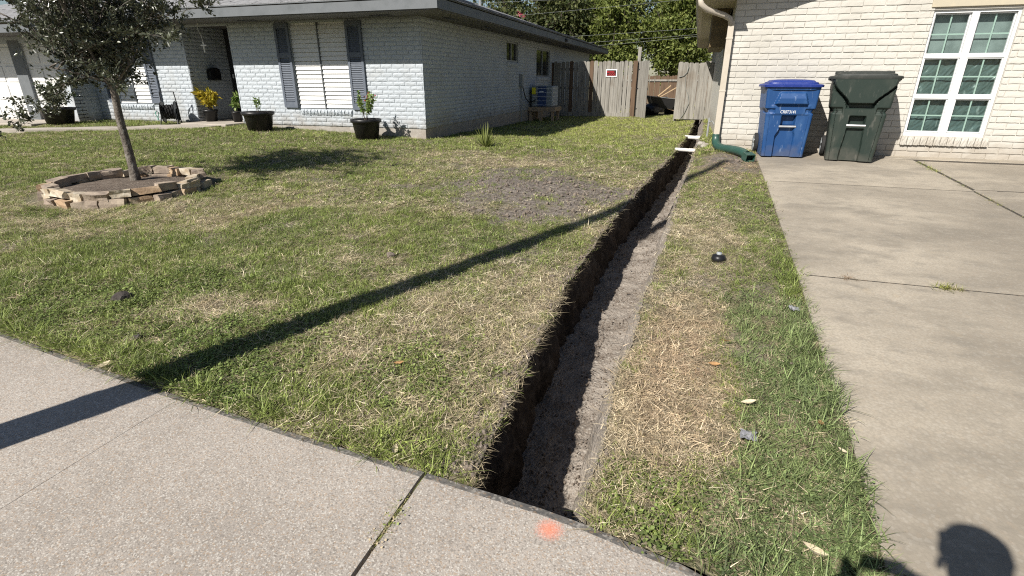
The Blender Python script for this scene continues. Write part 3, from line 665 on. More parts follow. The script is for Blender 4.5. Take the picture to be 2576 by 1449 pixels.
# ------------------------------------------------------------------ right house
RH = empty('cream_house', (3, 12, .4), label='cream painted brick house beside the driveway', cat='house'); RO = -RH.location
def rpart(mb, name, m, parent=RH, smooth=False): return mb.build(name, m, parent, smooth, RO if parent is RH else None)
RW = (2.98, 3.98, .71, 2.37)
rpl = lambda u, z, d=0: (u, YR + d, z)
wr = holed_sheet('wall', XR, 9, .2, 3.5, [RW], rpl, 'mortar_warm', RH, RO, .16)
brick_wall('warm', wr, XR - .012, 5.6, .405, 2.9, lambda u, z: (u, YR, z), 0, [(RW[0], RW[1], RW[2] - .125, RW[3] + .13)], L=.28, nparts=290, seed=12, joint=.011, proud=.011)
wl = rpart(MB().add([(XR, YR, .2), (XR, 24, .2), (XR, 24, 2.75), (XR, YR, 2.75)], [(3, 2, 1, 0)]), 'wall', 'paint_warm')
sl = MB().add([rpl(RW[0] - .02, RW[2] - .13), rpl(RW[1] + .06, RW[2] - .13), rpl(RW[1] + .06, RW[2], .03), rpl(RW[0] - .02, RW[2], .03)], [(0, 1, 2, 3)])
slo = rpart(sl, 'sill', 'paint_warm')
for i in range(13):
    b = bpy.data.objects.new('brick', BRICKS['warm'][i % 7]); wd_ = (RW[1] - RW[0] + .08) / 13; b.location = (RW[0] - .02 + wd_ * (i + .5), YR, RW[2] - .068); b.scale = (wd_ - .008, .05, .118); link(b, slo)
rpart(MB().box(RW[0] - .05, 6, YR - .03, YR + .05, RW[3] + .03, RW[3] + .14, b=.004), 'lintel_board', 'cream_trim')
# window: frame, mullion, six sashes with panes and crossed grilles, a crinkled plastic sheet behind the glass
win = rpart(MB().box(RW[0], RW[0] + .034, YR + .03, YR + .10, RW[2], RW[3]).box(RW[1] - .034, RW[1], YR + .03, YR + .10, RW[2], RW[3]).box(RW[0] + .034, RW[1] - .034, YR + .03, YR + .10, RW[3] - .04, RW[3]).box(RW[0] + .034, RW[1] - .034, YR + .025, YR + .10, RW[2], RW[2] + .05).box((RW[0] + RW[1]) / 2 - .042, (RW[0] + RW[1]) / 2 + .042, YR + .028, YR + .10, RW[2] + .05, RW[3] - .04), 'window', 'vinyl_white')
def glass_mat():
    m = bpy.data.materials.new('pane_glass'); m.use_nodes = True; n = m.node_tree; L = n.links; out = n.nodes['Material Output']
    tr = n.nodes.new('ShaderNodeBsdfTransparent'); tr.inputs[0].default_value = (.84, .91, .885, 1); gl = n.nodes.new('ShaderNodeBsdfGlossy'); gl.inputs['Roughness'].default_value = .03
    lw = n.nodes.new('ShaderNodeLayerWeight'); lw.inputs[0].default_value = .5; fr = n.nodes.new('ShaderNodeMapRange'); fr.inputs[1].default_value = .2; fr.inputs[3].default_value = .05; fr.inputs[4].default_value = .7; L.new(lw.outputs['Facing'], fr.inputs[0]); mx = n.nodes.new('ShaderNodeMixShader'); L.new(fr.outputs[0], mx.inputs[0]); L.new(tr.outputs[0], mx.inputs[1]); L.new(gl.outputs[0], mx.inputs[2]); L.new(mx.outputs[0], out.inputs[0]); M['pane_glass'] = m
glass_mat()
mat('plastic_sheet', (.10, .142, .138), .20, [(3, (.065, .094, .093), .4, .7, 4), (9, (.30, .36, .35), .6, .78, 4, (2, 1, .7))], spec=.6)
mat('sheet_upper', (.24, .28, .28), .5, [(5, (.15, .18, .18), .4, .7, 4)], spec=.4)
xs = [(RW[0] + .036, (RW[0] + RW[1]) / 2 - .044), ((RW[0] + RW[1]) / 2 + .044, RW[1] - .036)]
zr = [(RW[2] + .055, 1.225), (1.275, 1.765), (1.81, RW[3] - .045)]
for a, b in xs:
    for j, (c, d) in enumerate(zr):
        t = .014; y0 = YR + (.045 if j < 2 else .06)
        s_ = MB().box(a, a + t, y0, y0 + .03, c, d).box(b - t, b, y0, y0 + .03, c, d).box(a + t, b - t, y0, y0 + .03, c, c + t).box(a + t, b - t, y0, y0 + .03, d - t, d).build('sash', 'vinyl_white', win)
        y1 = y0 + .014
        mobj('pane', [(a + t, y1, c + t), (b - t, y1, c + t), (b - t, y1, d - t), (a + t, y1, d - t)], [(0, 1, 2, 3)], 'pane_glass', win)
        g_ = MB().box((a + b) / 2 - .009, (a + b) / 2 + .009, y1 + .004, y1 + .010, c + t, d - t).box(a + t, (a + b) / 2 - .009, y1 + .0045, y1 + .0095, (c + d) / 2 - .009, (c + d) / 2 + .009).box((a + b) / 2 + .009, b - t, y1 + .0045, y1 + .0095, (c + d) / 2 - .009, (c + d) / 2 + .009).build('grille', 'muntin_green', win)
    for zz in (1.25, 1.787): pass
mobj('meeting_rail', *(lambda mb: (mb.V, mb.F))(MB().box(xs[0][0], xs[0][1], YR + .032, YR + .098, 1.226, 1.274).box(xs[1][0], xs[1][1], YR + .032, YR + .098, 1.226, 1.274)), 'vinyl_white', win)
mobj('meeting_rail', *(lambda mb: (mb.V, mb.F))(MB().box(xs[0][0], xs[0][1], YR + .034, YR + .098, 1.766, 1.809).box(xs[1][0], xs[1][1], YR + .034, YR + .098, 1.766, 1.809)), 'vinyl_white', win)
nx_, nz_ = 90, 150; V = []; F = []
for i in range(nx_):
    for j in range(nz_):
        x = RW[0] + (RW[1] - RW[0]) * i / (nx_ - 1); z = RW[2] + (1.80 - RW[2]) * j / (nz_ - 1)
        q = mnoise.noise(Vector((x * 9 - z * 5, z * 4 + x * 3, 1))) * .5 + abs(mnoise.noise(Vector((x * 17 - z * 12, z * 7 + x * 6, 5)))) * .8
        V.append((x, YR + .125 + q * .022, z))
for i in range(nx_ - 1):
    for j in range(nz_ - 1): F.append((i * nz_ + j, (i + 1) * nz_ + j, (i + 1) * nz_ + j + 1, i * nz_ + j + 1))
mobj('plastic_sheet', V, F, 'plastic_sheet', win, True)
mobj('blind', [(RW[0], YR + .15, 1.78), (RW[1], YR + .15, 1.78), (RW[1], YR + .15, RW[3]), (RW[0], YR + .15, RW[3])], [(0, 1, 2, 3)], 'sheet_upper', win)
rpart(MB().add([(RW[0] - .1, YR + .17, .5), (RW[1] + .1, YR + .17, .5), (RW[1] + .1, YR + .17, 2.5), (RW[0] - .1, YR + .17, 2.5)], [(0, 1, 2, 3)]), 'room_back', 'dark_paint')
# gable roof: rake over the front rising to the right, gutter along the left eave
ov = .46; RP = .31; EZR = 2.60; EXR = -.06
rk = lambda x: EZR + RP * (x - EXR)
mb = MB(); Yf = YR - ov
mb.add([(EXR, Yf, rk(EXR) + .17), (6, Yf, rk(6) + .17), (6, 26, rk(6) + .17), (EXR, 26, rk(EXR) + .17), (EXR, Yf, rk(EXR) + .14), (6, Yf, rk(6) + .14), (6, 26, rk(6) + .14), (EXR, 26, rk(EXR) + .14)], [(0, 1, 2, 3), (7, 6, 5, 4), (0, 4, 5, 1), (3, 2, 6, 7), (0, 3, 7, 4)])
rro = rpart(mb, 'roof', 'roof_far')
rpart(MB().add([(EXR, Yf - .025, rk(EXR) - .02), (6, Yf - .025, rk(6) - .02), (6, Yf - .025, rk(6) + .145), (EXR, Yf - .025, rk(EXR) + .145), (EXR, Yf, rk(EXR) - .02), (6, Yf, rk(6) - .02), (6, Yf, rk(6) + .145), (EXR, Yf, rk(EXR) + .145)], [(0, 1, 2, 3), (4, 7, 6, 5), (0, 4, 5, 1), (0, 3, 7, 4), (3, 2, 6, 7)]), 'rake_board', 'cream_trim')
rpart(MB().add([(EXR, Yf, rk(EXR)), (6, Yf, rk(6)), (6, YR, rk(6)), (EXR, YR, rk(EXR))], [(3, 2, 1, 0)]), 'soffit', 'cream_trim')
rpart(MB().box(EXR, XR, Yf + .002, 24, EZR - .015, EZR + .0), 'eave_soffit', 'cream_trim')
gut = MB(); gp = [(EXR, .10), (EXR, -.02), (EXR - .07, -.02), (EXR - .11, .04), (EXR - .12, .10)]
V = [(x, y, EZR + .02 + z) for y in (Yf - .02, 24) for x, z in gp]
gut.add(V, [(i, i + 1, i + 6, i + 5) for i in range(4)] + [(0, 1, 2, 3, 4)])
rpart(gut, 'gutter', 'downspout_cream')
rpart(MB().box(.12, .38, 10.6, 12.6, 1.99, EZR - .02, b=.01), 'side_box', 'brown_board')
def sqtube(pts, wx, wy):
    mb = MB(); n = len(pts)
    for i, p in enumerate(pts):
        for a, b in ((-1, -1), (1, -1), (1, 1), (-1, 1)): mb.V.append((p[0] + a * wx / 2, p[1] + b * wy / 2, p[2]))
    for i in range(n - 1):
        for k in range(4): mb.F.append((i * 4 + k, i * 4 + (k + 1) % 4, i * 4 + 4 + (k + 1) % 4, i * 4 + 4 + k))
    mb.F += [(3, 2, 1, 0), tuple(n * 4 - 4 + k for k in range(4))]; return mb
ds = rpart(MB().tube([(-.10, YR - ov + .06, EZR + .02), (-.08, YR - ov + .06, EZR - .09), (.0, YR - ov + .10, EZR - .16), (.26, YR - .09, EZR - .22), (.36, YR - .07, EZR - .27), (.385, YR - .06, EZR - .36)], .042, 10), 'downspout_elbow', 'downspout_cream', smooth=True)
dsp = rpart(sqtube([(.385, YR - .055, EZR - .30), (.385, YR - .055, .64)], .085, .07), 'downspout', 'downspout_cream')
MB().box(.335, .435, YR - .095, YR - .01, 1.30, 1.325, b=.003).build('strap', 'downspout_cream', dsp); MB().box(.335, .435, YR - .095, YR - .01, 2.05, 2.075, b=.003).build('strap', 'downspout_cream', dsp)
#@@PART3
# ------------------------------------------------------------------ wheeled carts
def _per():
    P = [(-.90 + 1.80 * i / 51, -1.0) for i in range(52)]; q = .10
    arc = lambda cx, cy, a0: [(cx + q * math.cos(a0 + math.pi / 2 * i / 5), cy + q * math.sin(a0 + math.pi / 2 * i / 5)) for i in range(1, 5)]
    P += arc(.9, -.9, -math.pi / 2) + [(1.0, -.9 + 1.8 * i / 11) for i in range(12)] + arc(.9, .9, 0) + [(.9 - 1.8 * i / 9, 1.0) for i in range(10)] + arc(-.9, .9, math.pi / 2) + [(-1.0, .9 - 1.8 * i / 11) for i in range(12)] + arc(-.9, -.9, math.pi)
    return P
PER = _per()
def cart(name, loc, rz, H, wt, wb, dt, db, body_m, lid_m, feat, label, num=None, hinge=False):
    c = empty(name, loc, rz, label, 'trash cart', 'wheeled carts against the cream wall'); n = len(PER); rows = 110; V = []; F = []
    zb = H * .90
    for j in range(rows + 1):
        v = j / rows; z = v * zb; hw = (wb + (wt - wb) * v) / 2; hd = (db + (dt - db) * v) / 2
        cyv = (db - dt) * .5 * v * 0.0
        for k in range(n):
            x, y = PER[k][0] * hw, PER[k][1] * hd
            if j == 0: x *= .965; y *= .965
            dx, dy = feat(x / hw, y / hd, v, hw, hd)
            V.append((x + dx, y + dy + cyv, z + (.012 if j == 0 else 0)))
    for j in range(rows):
        for k in range(n): F.append((j * n + k, j * n + (k + 1) % n, (j + 1) * n + (k + 1) % n, (j + 1) * n + k))
    F.append(tuple(range(n))[::-1])
    mobj('body', V, F, body_m, c)
    # rim and lid
    def ring(s, z, rx=0, ry=0):
        out = []
        for k in range(48):
            a = 2 * math.pi * k / 48; ca, sa = math.cos(a), math.sin(a); e = 2 / 6.0
            out.append(((wt / 2 * s + rx) * math.copysign(abs(ca) ** e, ca), (dt / 2 * s + ry) * math.copysign(abs(sa) ** e, sa), z))
        return out
    def loft(prof, cap=True):
        mb = MB()
        for s, z, ex in prof: mb.V += ring(s, z, ex, ex)
        for i in range(len(prof) - 1):
            for k in range(48): mb.F.append((i * 48 + k, i * 48 + (k + 1) % 48, (i + 1) * 48 + (k + 1) % 48, (i + 1) * 48 + k))
        if cap: mb.F.append(tuple((len(prof) - 1) * 48 + k for k in range(48)))
        return mb
    loft([(1, zb - .03, .0), (1, zb - .03, .022), (1, zb + .012, .024), (1, zb + .012, 0)]).build('rim', body_m, c)
    lid = loft([(1, zb + .014, .030), (1, zb + .004, .048), (1, zb + .030, .050), (1, zb + .040, .035), (.96, zb + .046, .0), (.94, zb + .066, 0), (.86, zb + .072, 0), (.80, zb + .092, 0), (.5, zb + .104, 0), (.1, zb + .108, 0)]).build('lid', lid_m, c)
    hz = zb - .01
    MB().tube([(-wt * .36, dt / 2 - .01, hz), (-wt * .36, dt / 2 + .10, hz + .02), (wt * .36, dt / 2 + .10, hz + .02), (wt * .36, dt / 2 - .01, hz)], .016, 8).build('handle', body_m, c)
    if hinge:
        for sx in (-1, 1): MB().box(sx * wt * .40 - .055, sx * wt * .40 + .055, dt * .18, dt * .30, zb + .060, zb + .105, b=.012).build('hinge', lid_m, c); MB().box(sx * wt * .53 - .03, sx * wt * .53 + .03, -dt * .1, dt * .3, zb - .02, zb + .035, b=.01).build('grip', lid_m, c)
    bz = .405 * H; MB().tube([(-.115, -(db / 2 + (dt - db) / 2 * .42) + .004, bz), (.115, -(db / 2 + (dt - db) / 2 * .42) + .004, bz)], .016, 10).build('catch_bar', 'galvanised', c)
    for sx in (-1, 1):
        x0 = sx * (wb / 2 + .015); wy = db / 2 - .03; prof = [(.03, -.028), (.125, -.030), (.15, -.018), (.15, .018), (.125, .030), (.03, .028)]
        V = []; F = []; nn = 28
        for r, t in prof:
            for k in range(nn): a = 2 * math.pi * k / nn; V.append((x0 + t, wy + r * math.cos(a), .15 + r * math.sin(a)))
        for i in range(len(prof) - 1):
            for k in range(nn): F.append((i * nn + k, i * nn + (k + 1) % nn, (i + 1) * nn + (k + 1) % nn, (i + 1) * nn + k))
        wh = mobj('wheel', V, F, 'rubber', c)
        hub = MB()
        for q in range(6):
            a = q * math.pi / 3; T = Matrix.Translation((x0 + sx * .031, wy, .15)) @ Matrix.Rotation(a, 4, 'X'); hub.box(-.004, .004, -.012, .012, .02, .115, T)
        hub.tube([(x0 - .034, wy, .15), (x0 + .034, wy, .15)], .03, 10); hub.build('spokes', 'conduit_grey', wh)
    MB().tube([(-wb / 2 - .02, db / 2 - .03, .15), (wb / 2 + .02, db / 2 - .03, .15)], .012, 8).build('axle', 'conduit_grey', c)
    if num:
        t = text_mesh('lettering', num, .060, 'vinyl_white', c); t.location = (-.13, -(db / 2 + (dt - db) / 2 * .60) - .013, H * .575); t.rotation_euler = (R(90) - math.atan((dt - db) / 2 / zb) * -1, 0, 0); t.scale = (.8, 1, 1)
    return c
def text_mesh(name, s, size, m, parent, ext=.0008):
    cu = bpy.data.curves.new(name, 'FONT'); cu.body = s; cu.size = size; cu.extrude = ext; cu.offset = size * .004
    o = bpy.data.objects.new(name + '_src', cu); COL.objects.link(o); dg = bpy.context.evaluated_depsgraph_get(); me = bpy.data.meshes.new_from_object(o.evaluated_get(dg)); bpy.data.objects.remove(o)
    me.name = name; me.materials.clear(); me.materials.append(M[m]); q = bpy.data.objects.new(name, me); link(q, parent); return q
def ss(a, b, x): t = min(max((x - a) / (b - a), 0), 1); return t * t * (3 - 2 * t)
def box1(x, a, b, s=.02): return ss(a - s, a + s, x) * (1 - ss(b - s, b + s, x))
def feat_blue(x, y, v, hw, hd):
    dx = dy = 0
    if y < -.80:
        ax = abs(x)
        ch = box1(ax, -.5, .30 - .02, .03) * (box1(v, .46, .605, .01)); ch2 = box1(x, -.30 - .14 * (1 - ss(.30, .42, v)), .30 + .06 * (1 - ss(.3, .4, v)), .03) * (1 - ss(.455, .475, v))
        dy += .085 * ch + .045 * ch2
        pk = box1(ax, -.5, .62 - (v - .78) * 1.0, .05) * box1(v, .765, .93, .012); dy -= .060 * pk * (1 - .55 * ss(.84, .93, v))
        dy -= .012 * box1(v, .62, .75, .02) * box1(ax, -.5, .75, .06)
    st = 1 - ss(.655, .70, v); sh_ = box1(v, .64, .70, .012)
    if abs(x) > .8: dx -= math.copysign(.016 * st + .028 * sh_ * box1(y, -1.2, -.1, .1), x)
    if y < -.9 and abs(x) > .6: dy += .022 * sh_
    return dx, dy
def feat_green(x, y, v, hw, hd):
    dx = dy = 0; ax = abs(x)
    if y < -.80:
        ch = box1(ax, -.5, .26, .03) * box1(v, .46, .56, .01); ch2 = box1(x, -.30 - .12 * (1 - ss(.0, .45, v)), .30 + .06 * (1 - ss(.1, .4, v)), .025) * (1 - ss(.40, .42, v))
        dy += .085 * ch + .042 * ch2
        wv = .40 + .55 * ss(.70, .96, v); hop = box1(ax, -.5, wv, .03) * box1(v, .715, 1.2, .008)
        edge = (box1(ax, wv + .01, wv + .09, .02) * box1(v, .70, .955, .02) + box1(ax, -.5, wv + .05, .03) * box1(v, .655, .712, .008))
        dy += -.045 * hop + .055 * edge
    sh_ = box1(v, .60, .66, .015); st = 1 - ss(.61, .66, v)
    if ax > .8: dx -= math.copysign(.02 * st + .028 * sh_ * box1(y, -1.2, .2, .1), x)
    if y < -.9 and ax > .55: dy += .024 * sh_
    return dx, dy
DZ = lambda x, y: float(ground(max(x, 1.0), y))
cart('wheeled_cart', (1.30, 9.20, DZ(1.30, 9.2)), R(3), 1.08, .70, .60, .60, .52, 'cart_blue', 'cart_blue_lid', feat_blue, 'blue wheeled recycling cart with white number, by the cream wall', 'CR0T3141')
cart('wheeled_cart', (2.20, 9.08, DZ(2.2, 9.08)), R(-9), 1.21, .76, .62, .68, .56, 'cart_green', 'cart_lid_dark', feat_green, 'dark green wheeled trash cart between blue cart and window', None, True)

# ------------------------------------------------------------------ drain things by the right house corner
pts = []; 
for t in np.linspace(0, 1, 90):
    P_ = [Vector((.385, YR - .055, .66)), Vector((.385, YR - .06, .45)), Vector((.40, YR - .30, .41)), Vector((.66, YR - .62, .55)), Vector((.80, YR - .98, .455))]
    n_ = 4; co = [math.comb(n_, i) * t ** i * (1 - t) ** (n_ - i) for i in range(n_ + 1)]; p = Vector((0, 0, 0))
    for c_, q in zip(co, P_): p += q * c_
    pts.append(p)
ext_ = empty('drain_extension', (.5, 9.2, .42), label='green corrugated downspout hose lying on the grass', cat='drain hose')
EO = -ext_.location
MB().tube(pts, [.058 + (.005 if i % 2 else 0) for i in range(90)], 18, cap=False).build('hose', 'drain_green', ext_, True, EO)
e = pts[-1]; d_ = (pts[-1] - pts[-4]).normalized(); T = Matrix.Translation(e) @ d_.to_track_quat('Y', 'Z').to_matrix().to_4x4()
mb = MB(); 
for a, b, c_, d0 in ((-.066, .066, -.050, -.044), (-.066, .066, .044, .050)): mb.box(a, b, -.01, .13, c_, d0, T)
mb.box(-.066, -.060, -.01, .13, -.044, .044, T); mb.box(.060, .066, -.01, .13, -.044, .044, T); mb.box(-.060, .060, .005, .01, -.044, .044, T)
mb.build('outlet', 'drain_green', ext_, off=EO)
def pipe(loc, a, b, r, label):
    o = empty('drain_pipe', loc, label=label, cat='pipe'); O = -o.location
    MB().tube([a, b], r, 18).build('tube', 'white_plastic', o, False, O)
    m_ = (Vector(a) * .3 + Vector(b) * .7); d = (Vector(b) - Vector(a)).normalized() * .05
    MB().tube([m_ - d, m_ + d], r * 1.14, 18).build('coupling', 'white_plastic', o, False, O)
pipe((-.02, 10.1, .3), (-.24, 10.12, .325), (.16, 10.02, .325), .03, 'white plastic pipe crossing the trench, the nearer one')
pipe((.1, 12.6, .3), (-.12, 12.66, .30), (.26, 12.5, .30), .04, 'scuffed white plastic pipe crossing the trench, the farther one')
ris = MB().tube([(.30, 11.6, .25), (.30, 11.6, .78)], .02, 8).tube([(.30, 11.6, .70), (.36, 11.55, .72), (.40, 11.55, .66)], .014, 8).build('hose_bib', 'galvanised'); tag(ris, 'short metal hose tap rising beside the downspout', 'tap')
rk_ = random.Random(3)
for i in range(5):
    x, y = .26 + rk_.uniform(-.08, .08), 9.95 + i * .12; me_ = MB(); r0 = rk_.uniform(.04, .07)
    bm = bmesh.new(); bmesh.ops.create_icosphere(bm, subdivisions=2, radius=r0)
    for v in bm.verts: v.co *= 1 + .35 * mnoise.noise(v.co * 14 + Vector((i * 9, 0, 0))); v.co.z *= .7
    me = bpy.data.meshes.new('rubble_stone'); bm.to_mesh(me); bm.free(); me.materials.append(M['slab_base'])
    o = bpy.data.objects.new('rubble_stone', me); o.location = (x, y, float(lawn_z(x, y)) + r0 * .4); link(o); tag(o, ('pale concrete lump nearest the green drain hose', 'second pale concrete lump behind the green drain hose', 'middle pale concrete lump beside the downspout', 'fourth pale concrete lump, past the downspout', 'farthest pale concrete lump beside the cream house wall')[i], 'stone', 'broken concrete by the downspout')

# ------------------------------------------------------------------ fences
def picket(parent, x, y, z0, h, wdt, m='wood_grey', rz=0, th=.018, lean=0):
    c = wdt * .22; V = [(-wdt / 2, 0), (wdt / 2, 0), (wdt / 2, h - c), (wdt / 2 - c, h), (-wdt / 2 + c, h), (-wdt / 2, h - c)]
    VV = [(p[0], -th / 2, p[1]) for p in V] + [(p[0], th / 2, p[1]) for p in V]
    F = [tuple(range(6)), tuple(range(11, 5, -1))] + [(i + 6, (i + 1) % 6 + 6, (i + 1) % 6, i) for i in range(6)]
    o = mobj('picket', VV, F, m, parent); o.location = (x, y, z0); o.rotation_euler = (0, lean, rz); return o
fr_ = random.Random(21)
lf = empty('picket_fence', (-3.8, 21.4, .15), label='weathered wood fence with dog sign beside the white house', cat='fence'); O = Vector(lf.location)
x = -5.28 - O.x; 
while x < -2.32 - O.x:
    wd_ = fr_.uniform(.132, .150); picket(lf, x + wd_ / 2, fr_.uniform(-.008, .008), .13, 1.80 + fr_.uniform(-.025, .025), wd_, 'wood_brown' if fr_.random() < .08 else 'wood_grey', fr_.uniform(-.03, .03), lean=fr_.uniform(-.006, .006)); x += wd_ + fr_.choice((.006, .012, .022, .026))
for z in (.35, 1.0, 1.66): MB().box(-5.3 - O.x, -2.2 - O.x, .02, .06, z - .045, z + .045).build('rail', 'wood_grey', lf)
MB().box(-5.3 - O.x, -2.3 - O.x, -.03, -.008, -.05, .13).build('kick_board', 'wood_grey', lf)
MB().box(-2.30 - O.x, -2.14 - O.x, -.02, .08, -.2, 1.94, b=.006).build('post', 'wood_brown', lf)
MB().box(-2.17 - O.x, -2.05 - O.x, .085, .16, -.2, 2.40, b=.006).build('post', 'wood_grey', lf); MB().box(-5.35 - O.x, -5.25 - O.x, .02, .12, -.2, 1.9).build('post', 'wood_brown', lf)
gt = empty('fence_gate', (-2.08, 21.33, .15), R(-66), 'narrow wooden gate leaf swung open beside the tall post', 'gate')
x = .02
while x < 1.0: wd_ = fr_.uniform(.135, .15); picket(gt, x + wd_ / 2, 0, .0, 1.92 + fr_.uniform(-.02, .02), wd_, 'wood_grey'); x += wd_ + .006
for z in (.3, 1.0, 1.65): MB().box(.02, 1.0, .01, .05, z - .045, z + .045).build('rail', 'wood_grey', gt); MB().box(-.04, .14, -.022, -.011, z - .015, z + .015).build('hinge', 'dark_paint', gt)
rfn = empty('picket_fence', (.1, 18.2, .28), label='grey wood fence panel against the cream house corner', cat='fence'); O = Vector(rfn.location)
x = -.60 - O.x
while x < .75 - O.x: wd_ = fr_.uniform(.136, .148); picket(rfn, x + wd_ / 2, fr_.uniform(-.006, .006), .03, 1.64 + fr_.uniform(-.02, .02), wd_, 'wood_grey', fr_.uniform(-.02, .02)); x += wd_ + fr_.choice((.004, .008, .012))
for z in (.35, 1.45): MB().box(-.6 - O.x, .8 - O.x, .02, .06, z - .045, z + .045).build('rail', 'wood_grey', rfn)
MB().box(-.60 - O.x, -.51 - O.x, .065, .15, -.2, 1.66, b=.005).build('post', 'wood_grey', rfn)
cord = MB().tube([(-.30, 18.17, 1.82), (-.33, 18.17, 1.66), (-.42, 18.17, 1.56), (-.55, 18.17, 1.53)], .012, 6).build('cord', 'wire'); tag(cord, 'dark cord looped over the top of the grey fence panel', 'cord')
cord2 = MB().tube([(-.36, 18.17, 1.55), (-.32, 18.17, 1.2), (-.22, 18.17, 1.0), (-.18, 18.17, .78), (-.28, 18.17, .5), (-.38, 18.17, .33)], .008, 6).build('cord', 'wire'); tag(cord2, 'thin dark cord hanging down the grey fence panel', 'cord')
bfn = empty('picket_fence', (-1.5, 31, .1), label='brown fence far behind the open gate, darkened to look shaded', cat='fence'); O = Vector(bfn.location)
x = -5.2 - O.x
while x < 3 - O.x: wd_ = fr_.uniform(.12, .15); picket(bfn, x + wd_ / 2, fr_.uniform(-.01, .01), -.1, 1.65 + fr_.uniform(-.06, .04), wd_, 'wood_brown', 0, lean=fr_.uniform(-.02, .02)); x += wd_ + .012  # dark brown on every board stands in for shade
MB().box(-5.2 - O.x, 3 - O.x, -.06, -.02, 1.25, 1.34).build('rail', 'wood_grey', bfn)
# sign
sg = empty('warning_sign', (-3.07, 21.372, 1.55), label='small red and black dog warning sign on the wood fence', cat='sign')
MB().box(-.205, .205, -.006, 0, 0, .255).build('plate', 'sign_white', sg); MB().box(-.17, .17, -.010, -.0062, .03, .225).build('panel', 'sign_black', sg)
for s_, sz, xx, zz in (('BEWARE', .088, -.165, .137), ('of', .075, -.16, .045), ('DOG', .105, -.075, .040)):
    t = text_mesh('lettering', s_, sz, 'sign_red', sg); t.location = (xx, -.0112, zz); t.rotation_euler = (R(90), 0, 0); t.scale = (.80 if s_ == 'BEWARE' else .92, 1, 1)

# ------------------------------------------------------------------ yard things by the fence
ac = empty('air_conditioner', (-4.9, 18.7, .60), label='outdoor air conditioner unit on a timber stand by the side wall', cat='air conditioner')
MB().box(-.36, .36, -.40, .40, .0, .66, b=.02).build('casing', 'ac_metal', ac)
for k in range(5): MB().box(-.30, .34, -.412, -.402, .06 + k * .13, .068 + k * .13).build('grille_bar', 'label_white', ac)
for k in range(6): MB().box(.362, .372, -.36 + k * .14, -.352 + k * .14, .04, .62).build('grille_bar', 'label_white', ac)
for k in range(5): MB().box(.363, .371, -.38, .38, .06 + k * .13, .068 + k * .13).build('grille_bar', 'label_white', ac)
MB().box(-.14, .16, -.408, -.401, .02, .64).build('service_panel', 'ac_blue', ac); MB().box(-.34, -.21, -.418, -.401, .40, .61).build('energy_label', 'label_yellow', ac); MB().box(-.08, .06, -.413, -.4085, .46, .50).build('badge', 'label_white', ac)
st = empty('timber_stand', (-4.9, 18.7, .1), label='brown timber stand carrying the air conditioner', cat='stand')
MB().box(-.46, .48, -.48, -.43, .36, .49).build('beam', 'post_wood', st); MB().box(-.46, .48, .42, .47, .36, .49).build('beam', 'post_wood', st); MB().box(.43, .478, -.43, .42, .36, .492).build('beam', 'post_wood', st); MB().box(-.42, .42, -.42, .41, .44, .495).build('deck', 'post_wood', st)
for sx, sy in ((-.38, -.38), (-.02, -.40), (.38, -.38), (-.38, .38), (.38, .38)): MB().box(sx - .045, sx + .045, sy - .045, sy + .045, -.15, .44).build('leg', 'post_wood', st)
el = empty('electric_disconnect', (XL + .06, 17.3, .2), label='grey electric box and conduit on the shaded side wall', cat='electric box')
MB().box(-.045, .06, -.09, .09, 1.05, 1.42, b=.008).build('box', 'conduit_grey', el); MB().tube([(.0, 0, 1.05), (.0, 0, .0)], .018, 8).build('conduit', 'conduit_grey', el); MB().tube([(.02, .05, 1.05), (.06, .25, .7), (.10, .55, .55), (.2, .95, .62)], .016, 8).build('cable', 'black_plastic', el)
wb_ = empty('wheelbarrow', (-1.25, 22.6, .08), R(20), 'dark wheelbarrow tipped with scrap wood behind the gate', 'wheelbarrow')
V = [(-.36, -.28, .38), (.36, -.22, .30), (.36, .22, .30), (-.36, .28, .38), (-.50, -.42, .78), (.62, -.34, .66), (.62, .34, .66), (-.50, .42, .78)]
MB().add(V, [(0, 3, 2, 1), (0, 1, 5, 4), (1, 2, 6, 5), (2, 3, 7, 6), (3, 0, 4, 7)]).build('tray', 'dark_paint', wb_)
MB().tube([V[4], V[5], V[6], V[7]], .015, 6, closed=True).build('rim', 'galvanised', wb_)
for sy in (-1, 1): MB().tube([(.75, sy * .10, .16), (.2, sy * .22, .33), (-1.0, sy * .30, .62)], .02, 6).build('handle', 'post_wood', wb_); MB().tube([(-.25, sy * .24, .40), (-.32, sy * .26, 0)], .016, 6).build('leg', 'dark_paint', wb_)
MB().lathe([(.05, -.04), (.17, -.045), (.20, 0), (.17, .045), (.05, .04)], 20).build('wheel', 'rubber', wb_); wb_.children[-1].rotation_euler = (R(90), 0, 0); wb_.children[-1].location = (.78, 0, .2)
for i, (a, b) in enumerate((((-1.55, 22.3, .72), (-.95, 22.5, 1.24)), ((-1.45, 22.25, .75), (-.72, 22.35, 1.18)), ((-1.5, 22.4, .74), (-.85, 22.6, 1.10)))):
    a = Vector(a); b = Vector(b); d = b - a; T = Matrix.Translation(a) @ d.to_track_quat('Y', 'Z').to_matrix().to_4x4()
    o = MB().box(-.03, .03, 0, d.length, -.012, .012, T).build('scrap_board', 'lumber'); tag(o, ('steepest pale scrap board poking out of the wheelbarrow', 'pale scrap board leaning farthest right out of the wheelbarrow', 'lowest scrap board poking out of the wheelbarrow')[i], 'board', 'scrap boards in the wheelbarrow')
